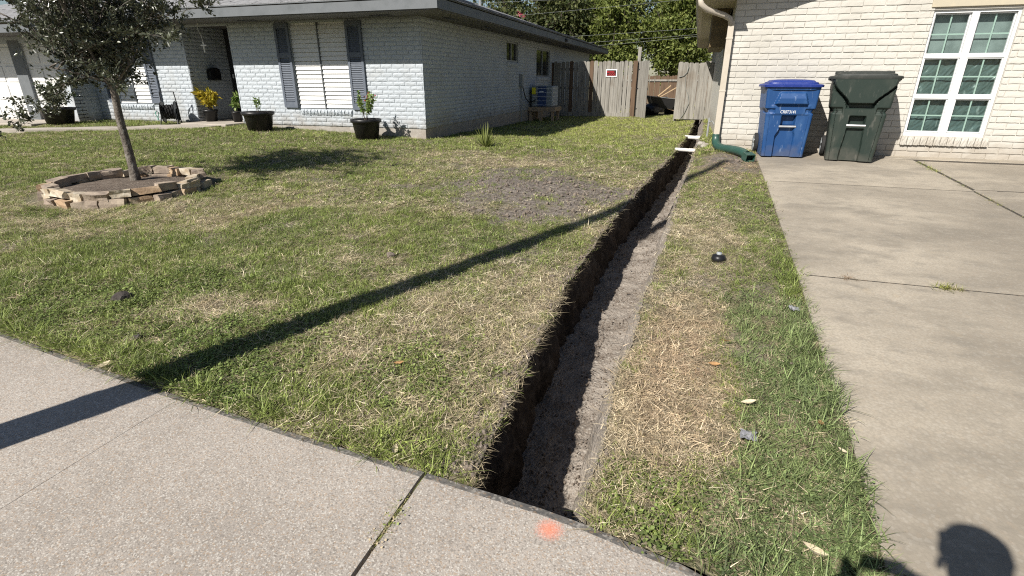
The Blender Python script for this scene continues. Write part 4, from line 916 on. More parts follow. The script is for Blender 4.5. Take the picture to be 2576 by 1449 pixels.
for (bx_, by_, br_), lb in zip(((-1.55, 22.0, .30), (-.85, 23.2, .34), (-1.2, 24.5, .4)), ('black bag slumped in front of the wheelbarrow', 'black bag behind the right side of the wheelbarrow', 'large dark bag farthest back through the open gate')):  # extra black bags added so the yard behind the gate looks shaded
    bm = bmesh.new(); bmesh.ops.create_icosphere(bm, subdivisions=3, radius=br_)
    for v in bm.verts: v.co *= 1 + .25 * mnoise.noise(v.co * 4 + Vector((bx_ * 5, 0, 0))) + .08 * mnoise.noise(v.co * 13); v.co.z *= .85
    me = bpy.data.meshes.new('trash_bag'); bm.to_mesh(me); bm.free(); me.materials.append(M['bag_black']); o = bpy.data.objects.new('trash_bag', me); o.location = (bx_, by_, .15 + br_ * .7); link(o); tag(o, lb, 'bag', 'dark bags added behind the gate in place of shade')
shd = empty('garden_shed', (1.2, 33, .1), label='small roof of a shed just above the grey fence', cat='shed')
MB().box(-1.0, 2.5, 0, 2, 0, 2.0).build('wall', 'wood_grey', shd); MB().add([(-1.3, -.2, 2.02), (2.8, -.2, 3.0), (2.8, 2.2, 3.0), (-1.3, 2.2, 2.02), (-1.3, -.2, 2.10), (2.8, -.2, 3.08), (2.8, 2.2, 3.08), (-1.3, 2.2, 2.10)], [(0, 1, 5, 4), (4, 5, 6, 7), (3, 0, 4, 7), (0, 3, 2, 1), (1, 2, 6, 5), (2, 3, 7, 6)]).build('roof', 'roof_far', shd)
wires = [('uppermost power line, cut off by the top of the photo', 5.36, 5.67), ('power line running just above the white house roof edge', 4.49, 5.78), ('upper power line of the lower three before the trees', 3.37, 4.29), ('middle power line of the lower three before the trees', 2.94, 4.09), ('lowest power line passing in front of the trees', 2.57, 4.18)]
for lb, za, zb_ in wires:
    pts = [(-14 + 26 * t, 31, za + (zb_ - za) / 22 * 26 * t - .12 * math.sin(math.pi * t)) for t in np.linspace(0, 1, 14)]
    o = MB().tube(pts, .007, 5).build('power_line', 'wire'); tag(o, lb, 'power line', 'power lines behind the yard')

# ------------------------------------------------------------------ leaves and plants
def leaves_mesh(name, P, Dv, Ls, Ws, m, parent, up=None, bend=.25, seed=0):
    """one folded leaf (four corners) at each point P, pointing along Dv"""
    r = np.random.default_rng(seed); P = np.asarray(P, float); Dv = np.asarray(Dv, float); n = len(P)
    Dv /= np.linalg.norm(Dv, axis=1, keepdims=True) + 1e-9
    q = r.normal(size=(n, 3)); 
    if up is not None: q = q * .6 + np.asarray(up)
    S = np.cross(Dv, q); S /= np.linalg.norm(S, axis=1, keepdims=True) + 1e-9; N = np.cross(S, Dv)
    Ls = np.asarray(Ls).reshape(-1, 1); Ws = np.asarray(Ws).reshape(-1, 1)
    a = P; b = P + Dv * Ls * .5 + S * Ws * .5 + N * Ws * .15; c = P + Dv * Ls - N * Ls * bend * .4; d = P + Dv * Ls * .5 - S * Ws * .5 + N * Ws * .15
    V = np.stack([a, b, c, d], 1).reshape(-1, 3)
    me = bpy.data.meshes.new(name); me.vertices.add(4 * n); me.vertices.foreach_set('co', V.ravel()); idx = np.arange(4 * n).reshape(n, 4)
    F = np.stack([idx[:, [0, 1, 2]], idx[:, [0, 2, 3]]], 1).reshape(-1, 3)
    me.loops.add(6 * n); me.loops.foreach_set('vertex_index', F.ravel()); me.polygons.add(2 * n); me.polygons.foreach_set('loop_start', np.arange(0, 6 * n, 3)); me.update(); me.validate()
    me.materials.append(M[m]); o = bpy.data.objects.new(name, me); link(o, parent); return o
def grow_tree(name, loc, label, trunk_h, r0, cc, cr, nl, n2, n3, leaf, lm, bark, nleaf, seed, cat='tree', group=None, extra=()):
    rr = random.Random(seed); t = empty(name, loc, 0, label, cat, group); tr = MB(); br = MB(); tw = []
    top = Vector((0, 0, trunk_h)); n = 12
    tp = [Vector((math.sin(k * .9 + seed) * r0 * .25 * k / n, math.cos(k * .7) * r0 * .2 * k / n, trunk_h * k / n - (.08 if k == 0 else 0))) for k in range(n + 1)]
    tr.tube(tp, [r0 * (1.35 if k == 0 else 1.12 if k == 1 else 1 - .35 * k / n) for k in range(n + 1)], 12); top = tp[-1]
    cc = Vector(cc); cr = Vector(cr)
    def rp(inner=.35):
        while True:
            v = Vector((rr.uniform(-1, 1), rr.uniform(-1, 1), rr.uniform(-1, 1)))
            if inner < v.length < 1: return v
    def limb(a, b, ra, rb, k=6, sag=.08):
        mid = (a + b) / 2 + Vector((rr.uniform(-1, 1), rr.uniform(-1, 1), rr.uniform(.0, 1.2))) * (b - a).length * .13; P = []
        for i in range(k + 1):
            s = i / k; p = a * (1 - s) ** 2 + mid * 2 * s * (1 - s) + b * s * s; P.append(p)
        br.tube(P, [ra + (rb - ra) * i / k for i in range(k + 1)], 5 if ra > .02 else 3, cap=False); return P
    tips = []
    for i in range(nl):
        a = tp[-1 - rr.randrange(0, 4)]; v = rp(.55); e = cc + Vector((v.x * cr.x, v.y * cr.y, v.z * cr.z)) * .75
        P = limb(a, e, r0 * .38, r0 * .14)
        for j in range(n2):
            a2 = P[rr.randrange(2, len(P))]; v = rp(.3); e2 = a2 * .25 + (cc + Vector((v.x * cr.x, v.y * cr.y, v.z * cr.z))) * .75
            P2 = limb(a2, e2, r0 * .13, r0 * .05, 5)
            for k in range(n3):
                a3 = P2[rr.randrange(1, len(P2))]; d = Vector((rr.gauss(0, 1), rr.gauss(0, 1), rr.gauss(0, .7))).normalized(); ln = rr.uniform(.10, .30) * max(cr); e3 = a3 + d * ln
                P3 = limb(a3, e3, r0 * .045, r0 * .018, 3); tw.append(P3)
    for a, b in extra:
        P = limb(Vector(a), Vector(b), r0 * .10, r0 * .03, 9)
        for k in range(16): 
            a3 = P[rr.randrange(2, len(P))]; e3 = a3 + Vector((rr.gauss(0, 1), rr.gauss(0, 1), rr.gauss(0, .8))).normalized() * rr.uniform(.08, .22); tw.append(limb(a3, e3, r0 * .03, r0 * .015, 3))
    tr.build('trunk', bark, t, True); b_ = br.build('branches', bark, t)
    r = np.random.default_rng(seed); W = np.array([[tuple(p) for p in P3] for P3 in tw]); i = r.integers(0, len(W), nleaf); s = r.random(nleaf) * 2.999; k = s.astype(int); f = (s - k)[:, None]
    base = W[i, k] * (1 - f) + W[i, k + 1] * f; dirv = W[i, k + 1] - W[i, k]; dirv /= np.linalg.norm(dirv, axis=1, keepdims=True) + 1e-9
    jit = r.normal(size=(nleaf, 3)); base = base + jit * leaf[2]
    leaves_mesh('crown', base, dirv * .6 + r.normal(size=(nleaf, 3)) * .7, leaf[0] * r.uniform(.65, 1.25, nleaf), leaf[1] * r.uniform(.7, 1.2, nleaf), lm, t, seed=seed)
    return t
TX, TY = -6.91, 5.19; TZ = float(lawn_z(TX, TY))
grow_tree('oak_tree', (TX, TY, TZ - .02), 'young oak with a bare trunk standing in the stone ring', 1.55, .056, (-.12, .0, 2.28), (1.42, 1.35, 1.25), 16, 8, 7, (.052, .027, .014), 'oak_leaf', 'bark', 22000, 11,
          extra=[((0, 0, 1.5), (-1.5, -.35, .75)), ((0, 0, 1.6), (-1.7, .3, .95)), ((.0, 0, 1.9), (1.65, .25, 2.15)), ((0, 0, 1.8), (1.35, -.2, 1.75)), ((-.3, 0, 1.6), (-1.25, -.6, .62)), ((0, 0, 1.5), (.75, -.5, 1.25)), ((0, 0, 1.4), (-.8, -.7, .95))])
# stone ring
pl = empty('stone_planter', (-6.72, 4.92, float(lawn_z(-6.72, 4.92))), label='ring of stacked tan stones around the young oak', cat='planter'); O = Vector(pl.location); rs = random.Random(9)
for course in range(2):
    a = course * .15
    while a < 2 * math.pi + course * .15 - .10:
        ln = rs.uniform(.16, .31); da = ln / .82; am = a + da / 2; rad = .82 - course * .03 + rs.uniform(-.045, .045); hh = rs.uniform(.075, .105); dd = rs.uniform(.10, .15)
        px, py = math.cos(am) * rad * 1.02, math.sin(am) * rad * .98
        bm = bmesh.new(); bmesh.ops.create_cube(bm, size=1); bmesh.ops.subdivide_edges(bm, edges=bm.edges[:], cuts=1, use_grid_fill=True)
        sd = rs.random() * 50
        for v in bm.verts:
            c = v.co; q = mnoise.noise_vector(Vector((c.x * 2, c.y * 2, c.z * 2)) + Vector((sd, course * 7, 0))) * .22; v.co = Vector(((c.x + q.x) * dd, (c.y + q.y * .6) * (ln - .012), (c.z + q.z * .7) * hh))
        me = bpy.data.meshes.new('stone'); bm.to_mesh(me); bm.free(); me.materials.append(M[rs.choices(('stone_tan', 'stone_rust', 'stone_dark'), (4, 2, 4))[0]])
        o = bpy.data.objects.new('stone', me); link(o, pl); gz_ = float(lawn_z(px + O.x, py + O.y)) - O.z
        o.location = (px, py, gz_ + .03 + course * .087 + rs.uniform(-.008, .012)); o.rotation_euler = (rs.uniform(-.08, .08), rs.uniform(-.16, .16) + course * -.05, am + rs.uniform(-.28, .28)); a += da
V = [(0, 0, .10)]; F = []; nn = 40
for rr_ in (.3, .55, .79):
    for k in range(nn): a = 2 * math.pi * k / nn; V.append((rr_ * math.cos(a), rr_ * math.sin(a), .09 + .025 * mnoise.noise(Vector((rr_ * 9 * math.cos(a), rr_ * 9 * math.sin(a), 0))) - (.02 if rr_ > .7 else 0)))
F += [(0, 1 + k, 1 + (k + 1) % nn) for k in range(nn)]
for q in range(2): F += [(1 + q * nn + k, 1 + (q + 1) * nn + k, 1 + (q + 1) * nn + (k + 1) % nn, 1 + q * nn + (k + 1) % nn) for k in range(nn)]
mobj('soil_fill', V, F, 'soil', pl, True)

def pot(parent, r, h, m='black_plastic'):
    MB().lathe([(0, 0), (r * .74, 0), (r * .90, h * .80), (r * .93, h * .82), (r * 1.02, h * .84), (r * 1.04, h), (r * .96, h), (r * .92, h * .88), (0, h * .88)], 28).build('pot', m, parent, True)
    o = MB().lathe([(0, h * .89), (r * .9, h * .89)], 20).build('potting_soil', 'soil', parent)
def bush(parent, z, hgt, wid, nst, nl, L_, W_, m, seed, name='foliage', stem=.006, upw=.3):
    r = np.random.default_rng(seed); mb = MB(); P = []; Dv = []
    for i in range(nst):
        a = r.random() * 6.28; e = Vector((math.cos(a) * wid * r.uniform(.25, 1), math.sin(a) * wid * r.uniform(.25, 1), z + hgt * r.uniform(.5, 1))); b = Vector((math.cos(a) * .03, math.sin(a) * .03, z))
        m_ = (b + e) / 2 + Vector((r.normal() * .04, r.normal() * .04, .08)); pts = [b * (1 - s) ** 2 + m_ * 2 * s * (1 - s) + e * s * s for s in np.linspace(0, 1, 6)]; mb.tube(pts, [stem * (1 - .12 * k) for k in range(6)], 5)
        for k in range(nl):
            s = r.uniform(.3, 1); p = b * (1 - s) ** 2 + m_ * 2 * s * (1 - s) + e * s * s; P.append(tuple(p)); d = r.normal(size=3); d[2] += upw; Dv.append(d)
    mb.build('stems', 'bark_dark', parent); P = np.array(P)
    leaves_mesh(name, P, np.array(Dv), L_ * r.uniform(.7, 1.2, len(P)), W_ * r.uniform(.7, 1.2, len(P)), m, parent, up=(0, 0, 1), seed=seed)
def gz0(x, y): return float(lawn_z(x, y))
p1 = empty('potted_plant', (-9.05, 9.9, gz0(-9.05, 9.9)), label='wide black pot with one short seedling left of the shuttered window', cat='potted plant'); pot(p1, .33, .40); bush(p1, .36, .34, .10, 3, 26, .07, .035, 'pot_leaf', 31)
p2 = empty('potted_plant', (-6.42, 10.0, gz0(-6.42, 10.0)), label='black pot with a leggy flowering shrub below the right shutter', cat='potted plant'); pot(p2, .305, .40); bush(p2, .36, .62, .42, 8, 44, .075, .04, 'pot_leaf', 32)
r = np.random.default_rng(5); fl = r.normal(size=(26, 3)) * (.05, .05, .05) + (.14, 0, .82); leaves_mesh('flowers', fl, r.normal(size=(26, 3)), np.full(26, .045), np.full(26, .035), 'petal', p2, seed=3)
p3 = empty('potted_plant', (-14.42, 9.35, .49), label='large black pot with a dark shrub beside the garage', cat='potted plant'); pot(p3, .36, .36); bush(p3, .32, .60, .45, 16, 40, .10, .04, 'dark_pot_leaf', 33)
p4 = empty('potted_plant', (-11.22, 10.72, .515), label='bushy yellow croton in a dark pot on the porch', cat='potted plant'); pot(p4, .17, .27); bush(p4, .25, .42, .26, 14, 18, .16, .075, 'croton_leaf', 34, upw=.5)
p5 = empty('potted_plant', (-10.48, 10.78, .515), label='slim green plant in a small pot at the porch edge', cat='potted plant'); pot(p5, .12, .24); bush(p5, .22, .40, .13, 7, 16, .12, .06, 'pot_leaf', 35, upw=.2)
yc = empty('yucca_plant', (-3.79, 10.0, gz0(-3.79, 10.0)), label='spiky yellow green clump growing near the house corner', cat='plant'); P = []; F = []; ry = random.Random(4); mb = MB()
for i in range(95):
    a = ry.uniform(0, 6.28); ln = ry.uniform(.28, .52); sp = ry.uniform(.1, 1.15); w0 = ry.uniform(.010, .017); pr = Vector((-math.sin(a), math.cos(a), 0)); b = Vector((math.cos(a), math.sin(a), 0)); pts = []
    for k in range(5): s = k / 4; pts.append(b * (.04 + ln * sp * s * .8) + Vector((0, 0, ln * math.cos(sp * .9) * (s - .22 * s * s * sp))))
    q = len(mb.V)
    for k, p in enumerate(pts): wdt = w0 * (1 - k / 4.2); mb.V += [tuple(p - pr * wdt), tuple(p + pr * wdt)]
    mb.F += [(q + 2 * k, q + 2 * k + 1, q + 2 * k + 3, q + 2 * k + 2) for k in range(4)]
mb.build('blades', 'yucca_leaf', yc)['kind'] = 'stuff'
# hose reel cart
hr = empty('hose_reel', (-11.85, 10.15, gz0(-11.85, 10.15)), R(35), 'black hose reel cart standing by the white wall', 'hose reel')
MB().tube([(-.16, .16, .0), (-.16, .10, .45), (-.15, .06, .74), (.15, .06, .74), (.16, .10, .45), (.16, .16, .0)], .013, 8).build('frame', 'black_plastic', hr)
MB().tube([(-.18, -.26, .0), (-.16, .0, .36), (-.17, .16, .0)], .013, 8).build('leg', 'black_plastic', hr); MB().tube([(.18, -.26, .0), (.16, .0, .36), (.17, .16, .0)], .013, 8).build('leg', 'black_plastic', hr)
dsk = MB()
for x in (-.15, .13):
    prof = [(.0, 0), (.23, 0), (.24, .01), (.23, .02), (0, .02)]; q = len(dsk.V); nn = 24
    for rr_, t in prof:
        for k in range(nn): a = 2 * math.pi * k / nn; dsk.V.append((x + t, rr_ * math.cos(a), .30 + rr_ * math.sin(a)))
    dsk.F += [(q + i * nn + k, q + i * nn + (k + 1) % nn, q + (i + 1) * nn + (k + 1) % nn, q + (i + 1) * nn + k) for i in range(4) for k in range(nn)]
dsk.build('drum', 'black_plastic', hr)
coil = [(-.11 + .22 * t / 150 + .01 * math.sin(t * 3.1), (.15 + .02 * math.sin(t * 1.7)) * math.cos(t * .62), .30 + (.15 + .02 * math.sin(t * 2.1)) * math.sin(t * .62)) for t in range(150)]
MB().tube(coil, .011, 5).build('hose', 'black_plastic', hr)
co2 = [(-.26 + .02 * math.sin(t), -.05 + .07 * math.cos(t * .5), .22 + .09 * math.sin(t * .5)) for t in range(60)]; MB().tube(co2, .008, 5).build('hose_end', 'hose_green', hr)
# hanging ornament
orn = empty('hanging_ornament', (-10.72, 10.36, 2.64), label='small white ornament hanging in the porch opening', cat='ornament'); MB().tube([(0, 0, 0), (-.02, 0, -.12), (.05, 0, -.28), (.06, 0, -.40)], .007, 6).build('cord', 'white_plastic', orn)
MB().box(.045, .075, -.012, .012, -.60, -.38, b=.005).box(-.02, .14, -.011, .011, -.47, -.44, b=.004).build('cross', 'white_plastic', orn)

# ------------------------------------------------------------------ trees behind
far = [(-9.2, 37, 8.5, 3.0, 'dark'), (-13.5, 40, 9.0, 3.6, 'dark'), (-5.6, 38, 8.5, 2.9, 'green'), (-1.6, 39, 9.0, 3.1, 'green'), (2.6, 40, 9.0, 3.4, 'green'), (-6.6, 44, 11, 3.2, 'dark'), (-1.8, 47, 11, 4.0, 'dark'), (-11.5, 46, 11, 3.8, 'dark')]
lbl = ['dark oak with loose foliage just above the white roof edge', 'dark tree highest over the white roof, left of the other oak', 'yellow green feathery tree right of the dark oak', 'dense yellow green tree above the open gate', 'dense green tree meeting the cream house eave', 'tall darker tree seen between the two yellow green trees', 'dark tree filling the gaps behind the tree above the gate', 'dark tree farthest back over the white house roof']
for (x, y, h, rr_, kd), lb in zip(far, lbl):
    grow_tree('dense_tree', (x, y, 0), lb, h * .25, .20, (0, 0, h * .52), (rr_, rr_ * .8, h * .48), 14, 8, 6, (.30, .13, .16) if kd == 'green' else (.26, .15, .14), 'far_leaf_green' if kd == 'green' else 'far_leaf_dark', 'bark_dark', 21000 if kd == 'green' else 14000, int(abs(x) * 10) + 3, group='trees beyond the back fence')
grow_tree('dense_tree', (-26, 34, 0), 'dark tree crown behind the far end of the white house roof', 2.2, .2, (0, 0, 4.6), (4.0, 3, 3.4), 12, 7, 6, (.28, .15, .15), 'far_leaf_dark', 'bark_dark', 8000, 77, group='trees beyond the back fence')
r = np.random.default_rng(8); fl = r.normal(size=(60, 3)) * (.11, .2, .05) + (-10.3, 33.5, 4.95)
bv = empty('flowering_vine', (-10.3, 33.5, 0), label='pink red blossom above the white house roof edge', cat='vine'); MB().tube([(0, 0, 0), (.1, 0, 2.5), (0, 0, 4.9)], .04, 6).build('stem', 'bark_dark', bv); leaves_mesh('blossom', fl - np.array([-10.3, 33.5, 0]), r.normal(size=(60, 3)), np.full(60, .06), np.full(60, .05), 'petal_pink', bv)

# ------------------------------------------------------------------ the utility pole and the photographer, both just outside the picture, whose shadows fall into it
lp = empty('utility_pole', (-3.25, .22, 0), label='wooden utility pole left of the view, casting the long shadow', cat='pole')
MB().lathe([(0, -.3), (.135, -.3), (.13, .3), (.085, 6.5), (.07, 8.1), (0, 8.12)], 20).build('mast', 'bark_dark', lp, True)
MB().lathe([(0, 0), (.02, 0), (.06, .03), (.05, .12), (0, .14)], 12, (.0, .0, 8.12)).build('insulator', 'galvanised', lp); MB().lathe([(.128, 1.2), (.131, 1.2), (.131, 1.24), (.127, 1.24)], 20).build('band', 'galvanised', lp)
def person():
    p = empty('person', (.245, -.09, 0), label='person in a cap photographing, their shadow falling on the driveway', cat='person')
    J = {}; E_ = []
    def add(n, co, r, par=None): J[n] = (len(J), co, r); (E_.append((J[par][0], J[n][0])) if par else None)
    add('pel', (0, -.05, .93), (.15, .11)); add('waist', (0, -.05, 1.08), (.135, .10), 'pel'); add('chest', (0, -.04, 1.34), (.165, .115), 'waist'); add('nb', (0, -.02, 1.47), (.075, .07), 'chest'); add('nk', (-.005, .01, 1.51), (.055, .055), 'nb'); add('hd', (-.01, .05, 1.58), (.075, .09), 'nk'); add('ht', (-.01, .06, 1.68), (.072, .088), 'hd')
    for s, nm in ((-1, 'l'), (1, 'r')):
        add(nm + 'sh', (s * .19, -.03, 1.46), (.065, .065), 'chest'); el_ = (-.38, .0, 1.40) if s < 0 else (.08, .12, 1.43)
        hd = (-.335, .01, 1.545) if s < 0 else (-.19, .01, 1.555)
        add(nm + 'el', el_, (.047, .047), nm + 'sh'); wr_ = tuple(np.array(el_) * .28 + np.array(hd) * .72 + np.array((.0 if s < 0 else .05, -.02, -.03))); add(nm + 'wr', wr_, (.032, .03), nm + 'el'); add(nm + 'pa', tuple(np.array(hd) + (.0 if s < 0 else .03, -.03, -.005)), (.036, .022), nm + 'wr')
        for f in range(5):
            b = np.array(hd) + (.0 if s < 0 else .03, -.03, -.005); d1 = np.array((-.014 + .0 * f, .006, .012 + .014 * f)) if f < 4 else np.array((.02, -.01, .03)); 
            add(f'{nm}f{f}a', tuple(b + d1 + np.array((-.02 if s < 0 else -.03, .0, .0))), (.010, .010), nm + 'pa'); add(f'{nm}f{f}b', tuple(b + d1 + np.array((-.028 if s < 0 else -.05, -.012, .008))), (.008, .008), f'{nm}f{f}a')
        add(nm + 'hip', (s * .095, -.05, .88), (.10, .10), 'pel'); add(nm + 'kn', (s * .11, -.02, .49), (.066, .066), nm + 'hip'); add(nm + 'an', (s * .12, -.05, .10), (.045, .045), nm + 'kn'); add(nm + 'to', (s * .135, .12, .04), (.045, .035), nm + 'an')
    me = bpy.data.meshes.new('body'); me.from_pydata([v[1] for v in J.values()], E_, []); o = bpy.data.objects.new('body', me); link(o, p)
    md = o.modifiers.new('skin', 'SKIN'); sv = me.skin_vertices[0].data
    for i, v in enumerate(J.values()): sv[i].radius = v[2]; sv[i].use_root = (i == 0)
    o.modifiers.new('sub', 'SUBSURF').levels = 2; o.modifiers['sub'].render_levels = 2
    dg = bpy.context.evaluated_depsgraph_get(); m2 = bpy.data.meshes.new_from_object(o.evaluated_get(dg)); o.modifiers.clear(); o.data = m2; m2.name = 'body'; m2.materials.clear()
    for k in ('skin', 'shirt', 'jeans', 'rubber'): m2.materials.append(M[k])
    for f in m2.polygons: z = f.center.z; x = f.center.x; f.use_smooth = True; f.material_index = 3 if z < .085 else 2 if z < .98 else 1 if z < 1.45 and not (x < -.20 and z > 1.30) else 0
    cap = MB().lathe([(.096, 0), (.098, .04), (.086, .085), (.055, .115), (0, .122)], 20, (-.01, .045, 1.645)); cap.add([(-.09, .10, 1.65), (.07, .10, 1.65), (.05, .165, 1.635), (-.07, .165, 1.635), (-.09, .10, 1.658), (.07, .10, 1.658), (.05, .165, 1.643), (-.07, .165, 1.643)], [(0, 1, 2, 3), (7, 6, 5, 4), (0, 4, 5, 1), (1, 5, 6, 2), (2, 6, 7, 3), (3, 7, 4, 0)]); cap.build('cap', 'cap_cloth', p, True)
    face = MB().lathe([(0, -.02), (.012, -.012), (.014, .0), (.006, .03), (0, .034)], 8, (-.01, .146, 1.585)); face.build('nose', 'skin', p, True)
    for s in (-1, 1): MB().lathe([(0, -.01), (.008, -.006), (.010, 0), (.008, .006), (0, .01)], 8, (-.01 + s * .032, .135, 1.625)).build('eye', 'vinyl_white', p, True); MB().lathe([(0, -.032), (.010, -.02), (.012, .015), (0, .03)], 8, (-.01 + s * .082, .055, 1.60)).build('ear', 'skin', p, True)
    ph = MB().box(-.365 - .04, -.365 + .085, .055, .064, 1.405, 1.475, b=.003).build('phone', 'dark_paint'); ph.location = (.325, -.115, .165); p.scale = (1.05, 1.0, 1.035); tag(ph, 'dark phone held up in both hands by the photographer', 'phone')
person()
#@@PART4
# ------------------------------------------------------------------ small things on the ground
def clod(name, x, y, rad, m, label, cat, group=None, sub=2, z=None):
    bm = bmesh.new(); bmesh.ops.create_icosphere(bm, subdivisions=sub, radius=rad); sd = Vector((x * 31, y * 17, rad * 90))
    for v in bm.verts: v.co *= 1 + .55 * mnoise.noise(v.co / rad * 1.1 + sd) + .25 * mnoise.noise(v.co / rad * 3 + sd); v.co.z *= .75
    me = bpy.data.meshes.new(name); bm.to_mesh(me); bm.free(); me.materials.append(M[m]); o = bpy.data.objects.new(name, me); o.location = (x, y, (gz0(x, y) if z is None else z) + rad * .35); link(o); tag(o, label, cat, group); return o
clod('earth_clod', -3.70, 2.46, .06, 'clod_dark', 'large dark earth clod on the lawn near the sidewalk', 'clod')
clod('earth_clod', -2.32, 3.80, .04, 'clod', 'grey earth clod lying in the middle of the lawn', 'clod')
clod('earth_clod', -3.05, 2.05, .028, 'clod_dark', 'small dark clod at the lawn edge beside the long shadow', 'clod')
sp = empty('sprinkler_cap', (.31, 4.23, gz0(.31, 4.23)), label='small black plastic cap lying between trench and driveway', cat='cap'); MB().lathe([(0, .0), (.05, .0), (.055, .02), (.048, .045), (.02, .055), (0, .055)], 16).build('dome', 'black_plastic', sp, True); MB().lathe([(.02, .0545), (.02, .07), (0, .072)], 12).build('nozzle', 'conduit_grey', sp, True)
bagl = ('crumpled grey plastic scrap in the green grass near the sidewalk', 'pale plastic scrap at the driveway edge')
for (x, y, s), lb in zip(((.38, 2.12, .034), (.74, 3.46, .03)), bagl):
    bm = bmesh.new(); bmesh.ops.create_grid(bm, x_segments=9, y_segments=9, size=s)
    for v in bm.verts: q = mnoise.noise_vector(v.co * 38 + Vector((x * 9, y, 0))); v.co += Vector((q.x * .4, q.y * .4, abs(q.z))) * s * .8
    me = bpy.data.meshes.new('plastic_scrap'); bm.to_mesh(me); bm.free(); me.materials.append(M['plastic_bag']); o = bpy.data.objects.new('plastic_scrap', me); o.location = (x, y, gz0(x, y) + .022); link(o); tag(o, lb, 'litter')
lf_r = random.Random(17)
spots = [('pale curled leaf in the grass near the photographer shadow', .52, 1.62, .075, 1), ('pale leaf at the sidewalk edge beside the long shadow', -2.93, 1.79, .07, 1), ('long pale leaf on the grass between straw and green strip', .36, 2.32, .06, 1), ('orange brown leaf in the green strip by the driveway', .68, 2.24, .045, 0), ('small tan leaf on the driveway edge grass', .72, 2.12, .04, 1), ('brown leaf lying on the straw patch right of the trench', .22, 2.65, .055, 0), ('rusty leaf in the grass at the bottom of the photo', .62, 1.45, .07, 0), ('brown leaf on dry grass left of the trench', -1.35, 2.25, .05, 0), ('red brown leaf beside the straw patch, nearer the driveway', .34, 2.9, .05, 0), ('curled tan leaf where grass meets sidewalk left of trench', -1.05, 1.60, .06, 1)]
for lb, x, y, s, k in spots:
    s *= .68
    V = []; F = []
    for i in range(7):
        t = i / 6; wd_ = s * .36 * math.sin(math.pi * min(max(t, .03), .97)) ** .8; zc = s * .25 * (t - .5) ** 2 * 4
        V += [(t * s * 1.6, -wd_, zc + wd_ * .5), (t * s * 1.6, 0, zc), (t * s * 1.6, wd_, zc + wd_ * .5)]
    F = [(i * 3 + j, i * 3 + 3 + j, i * 3 + 4 + j, i * 3 + 1 + j) for i in range(6) for j in range(2)]
    o = mobj('fallen_leaf', V, F, 'dead_leaf_pale' if k else 'dead_leaf'); o.location = (x, y, gz0(x, y) + .022); o.rotation_euler = (lf_r.uniform(-.4, .4), lf_r.uniform(-.3, .3), lf_r.uniform(0, 6.28)); tag(o, lb, 'leaf', 'leaves fallen on the grass')

# ------------------------------------------------------------------ grass: points with kind, turn, size and tint; tufts placed on them by geometry nodes
def blade(mb, r, base, ang, ln, wd, lean, segs=3, curl=.6):
    d = Vector((math.cos(ang), math.sin(ang), 0)); s = Vector((-d.y, d.x, 0)); q = len(mb.V); tw_ = r.uniform(-.6, .6)
    for k in range(segs):
        t = k / segs; p = base + d * ln * (math.sin(lean) * t + curl * lean * t * t * .5) + Vector((0, 0, 1)) * ln * (math.cos(lean) * t - curl * .35 * lean * t * t)
        sv = (s * math.cos(tw_ * t) + Vector((0, 0, 1)) * math.sin(tw_ * t)) * wd * (1 - .55 * t) * .5
        mb.V += [tuple(p - sv), tuple(p + sv)]
    p = base + d * ln * (math.sin(lean) + curl * lean * .5) + Vector((0, 0, 1)) * ln * (math.cos(lean) - curl * .35 * lean); mb.V.append(tuple(p))
    mb.F += [(q + 2 * k, q + 2 * k + 1, q + 2 * k + 3, q + 2 * k + 2) for k in range(segs - 1)] + [(q + 2 * segs - 2, q + 2 * segs - 1, q + 2 * segs)]
TPL = {}
def proto(i, fn, lod):
    r = random.Random(200 + i); mb = MB(); fn(mb, r, lod); T_ = []
    for f in mb.F:
        for k in range(1, len(f) - 1): T_.append((f[0], f[k], f[k + 1]))
    TPL[i, lod] = (np.array(mb.V, np.float32), np.array(T_, np.int32))
def turf(mb, r, lod):                                     # broad leaved lawn grass
    for _ in range((13, 12, 8)[lod]): blade(mb, r, Vector((r.gauss(0, .018), r.gauss(0, .018), 0)), r.uniform(0, 6.28), r.uniform(.026, .054), r.uniform(.003, .0055) * (1, 1.1, 1.6)[lod], r.uniform(.4, 1.3), (2, 1, 1)[lod])
def fine(mb, r, lod):                                     # thin upright grass
    for _ in range((14, 12, 8)[lod]): blade(mb, r, Vector((r.gauss(0, .016), r.gauss(0, .016), 0)), r.uniform(0, 6.28), r.uniform(.028, .058), r.uniform(.0018, .0034) * (1, 1.3, 2)[lod], r.uniform(.2, 1.0), (2, 1, 1)[lod])
def straw(mb, r, lod):                                    # dead stalks lying flat
    for _ in range((13, 12, 8)[lod]): blade(mb, r, Vector((r.gauss(0, .03), r.gauss(0, .03), r.uniform(.002, .018))), r.uniform(0, 6.28), r.uniform(.03, .085), r.uniform(.0018, .0036) * (1, 1.2, 1.8)[lod], r.uniform(1.05, 1.62), (2, 1, 1)[lod], .25)
def weed(mb, r, lod):                                     # low broad leaves
    for _ in range((12, 11, 8)[lod]):
        b = Vector((r.gauss(0, .026), r.gauss(0, .026), r.uniform(.008, .03))); a = r.uniform(0, 6.28); d = Vector((math.cos(a), math.sin(a), r.uniform(-.1, .5))); s = Vector((-math.sin(a), math.cos(a), r.uniform(-.3, .3))); L_ = r.uniform(.010, .020); q = len(mb.V)
        mb.V += [tuple(b), tuple(b + d * L_ * .5 + s * L_ * .42), tuple(b + d * L_), tuple(b + d * L_ * .5 - s * L_ * .42)]; mb.F += [(q, q + 1, q + 2, q + 3)] if lod < 1 else [(q, q + 1, q + 3)]
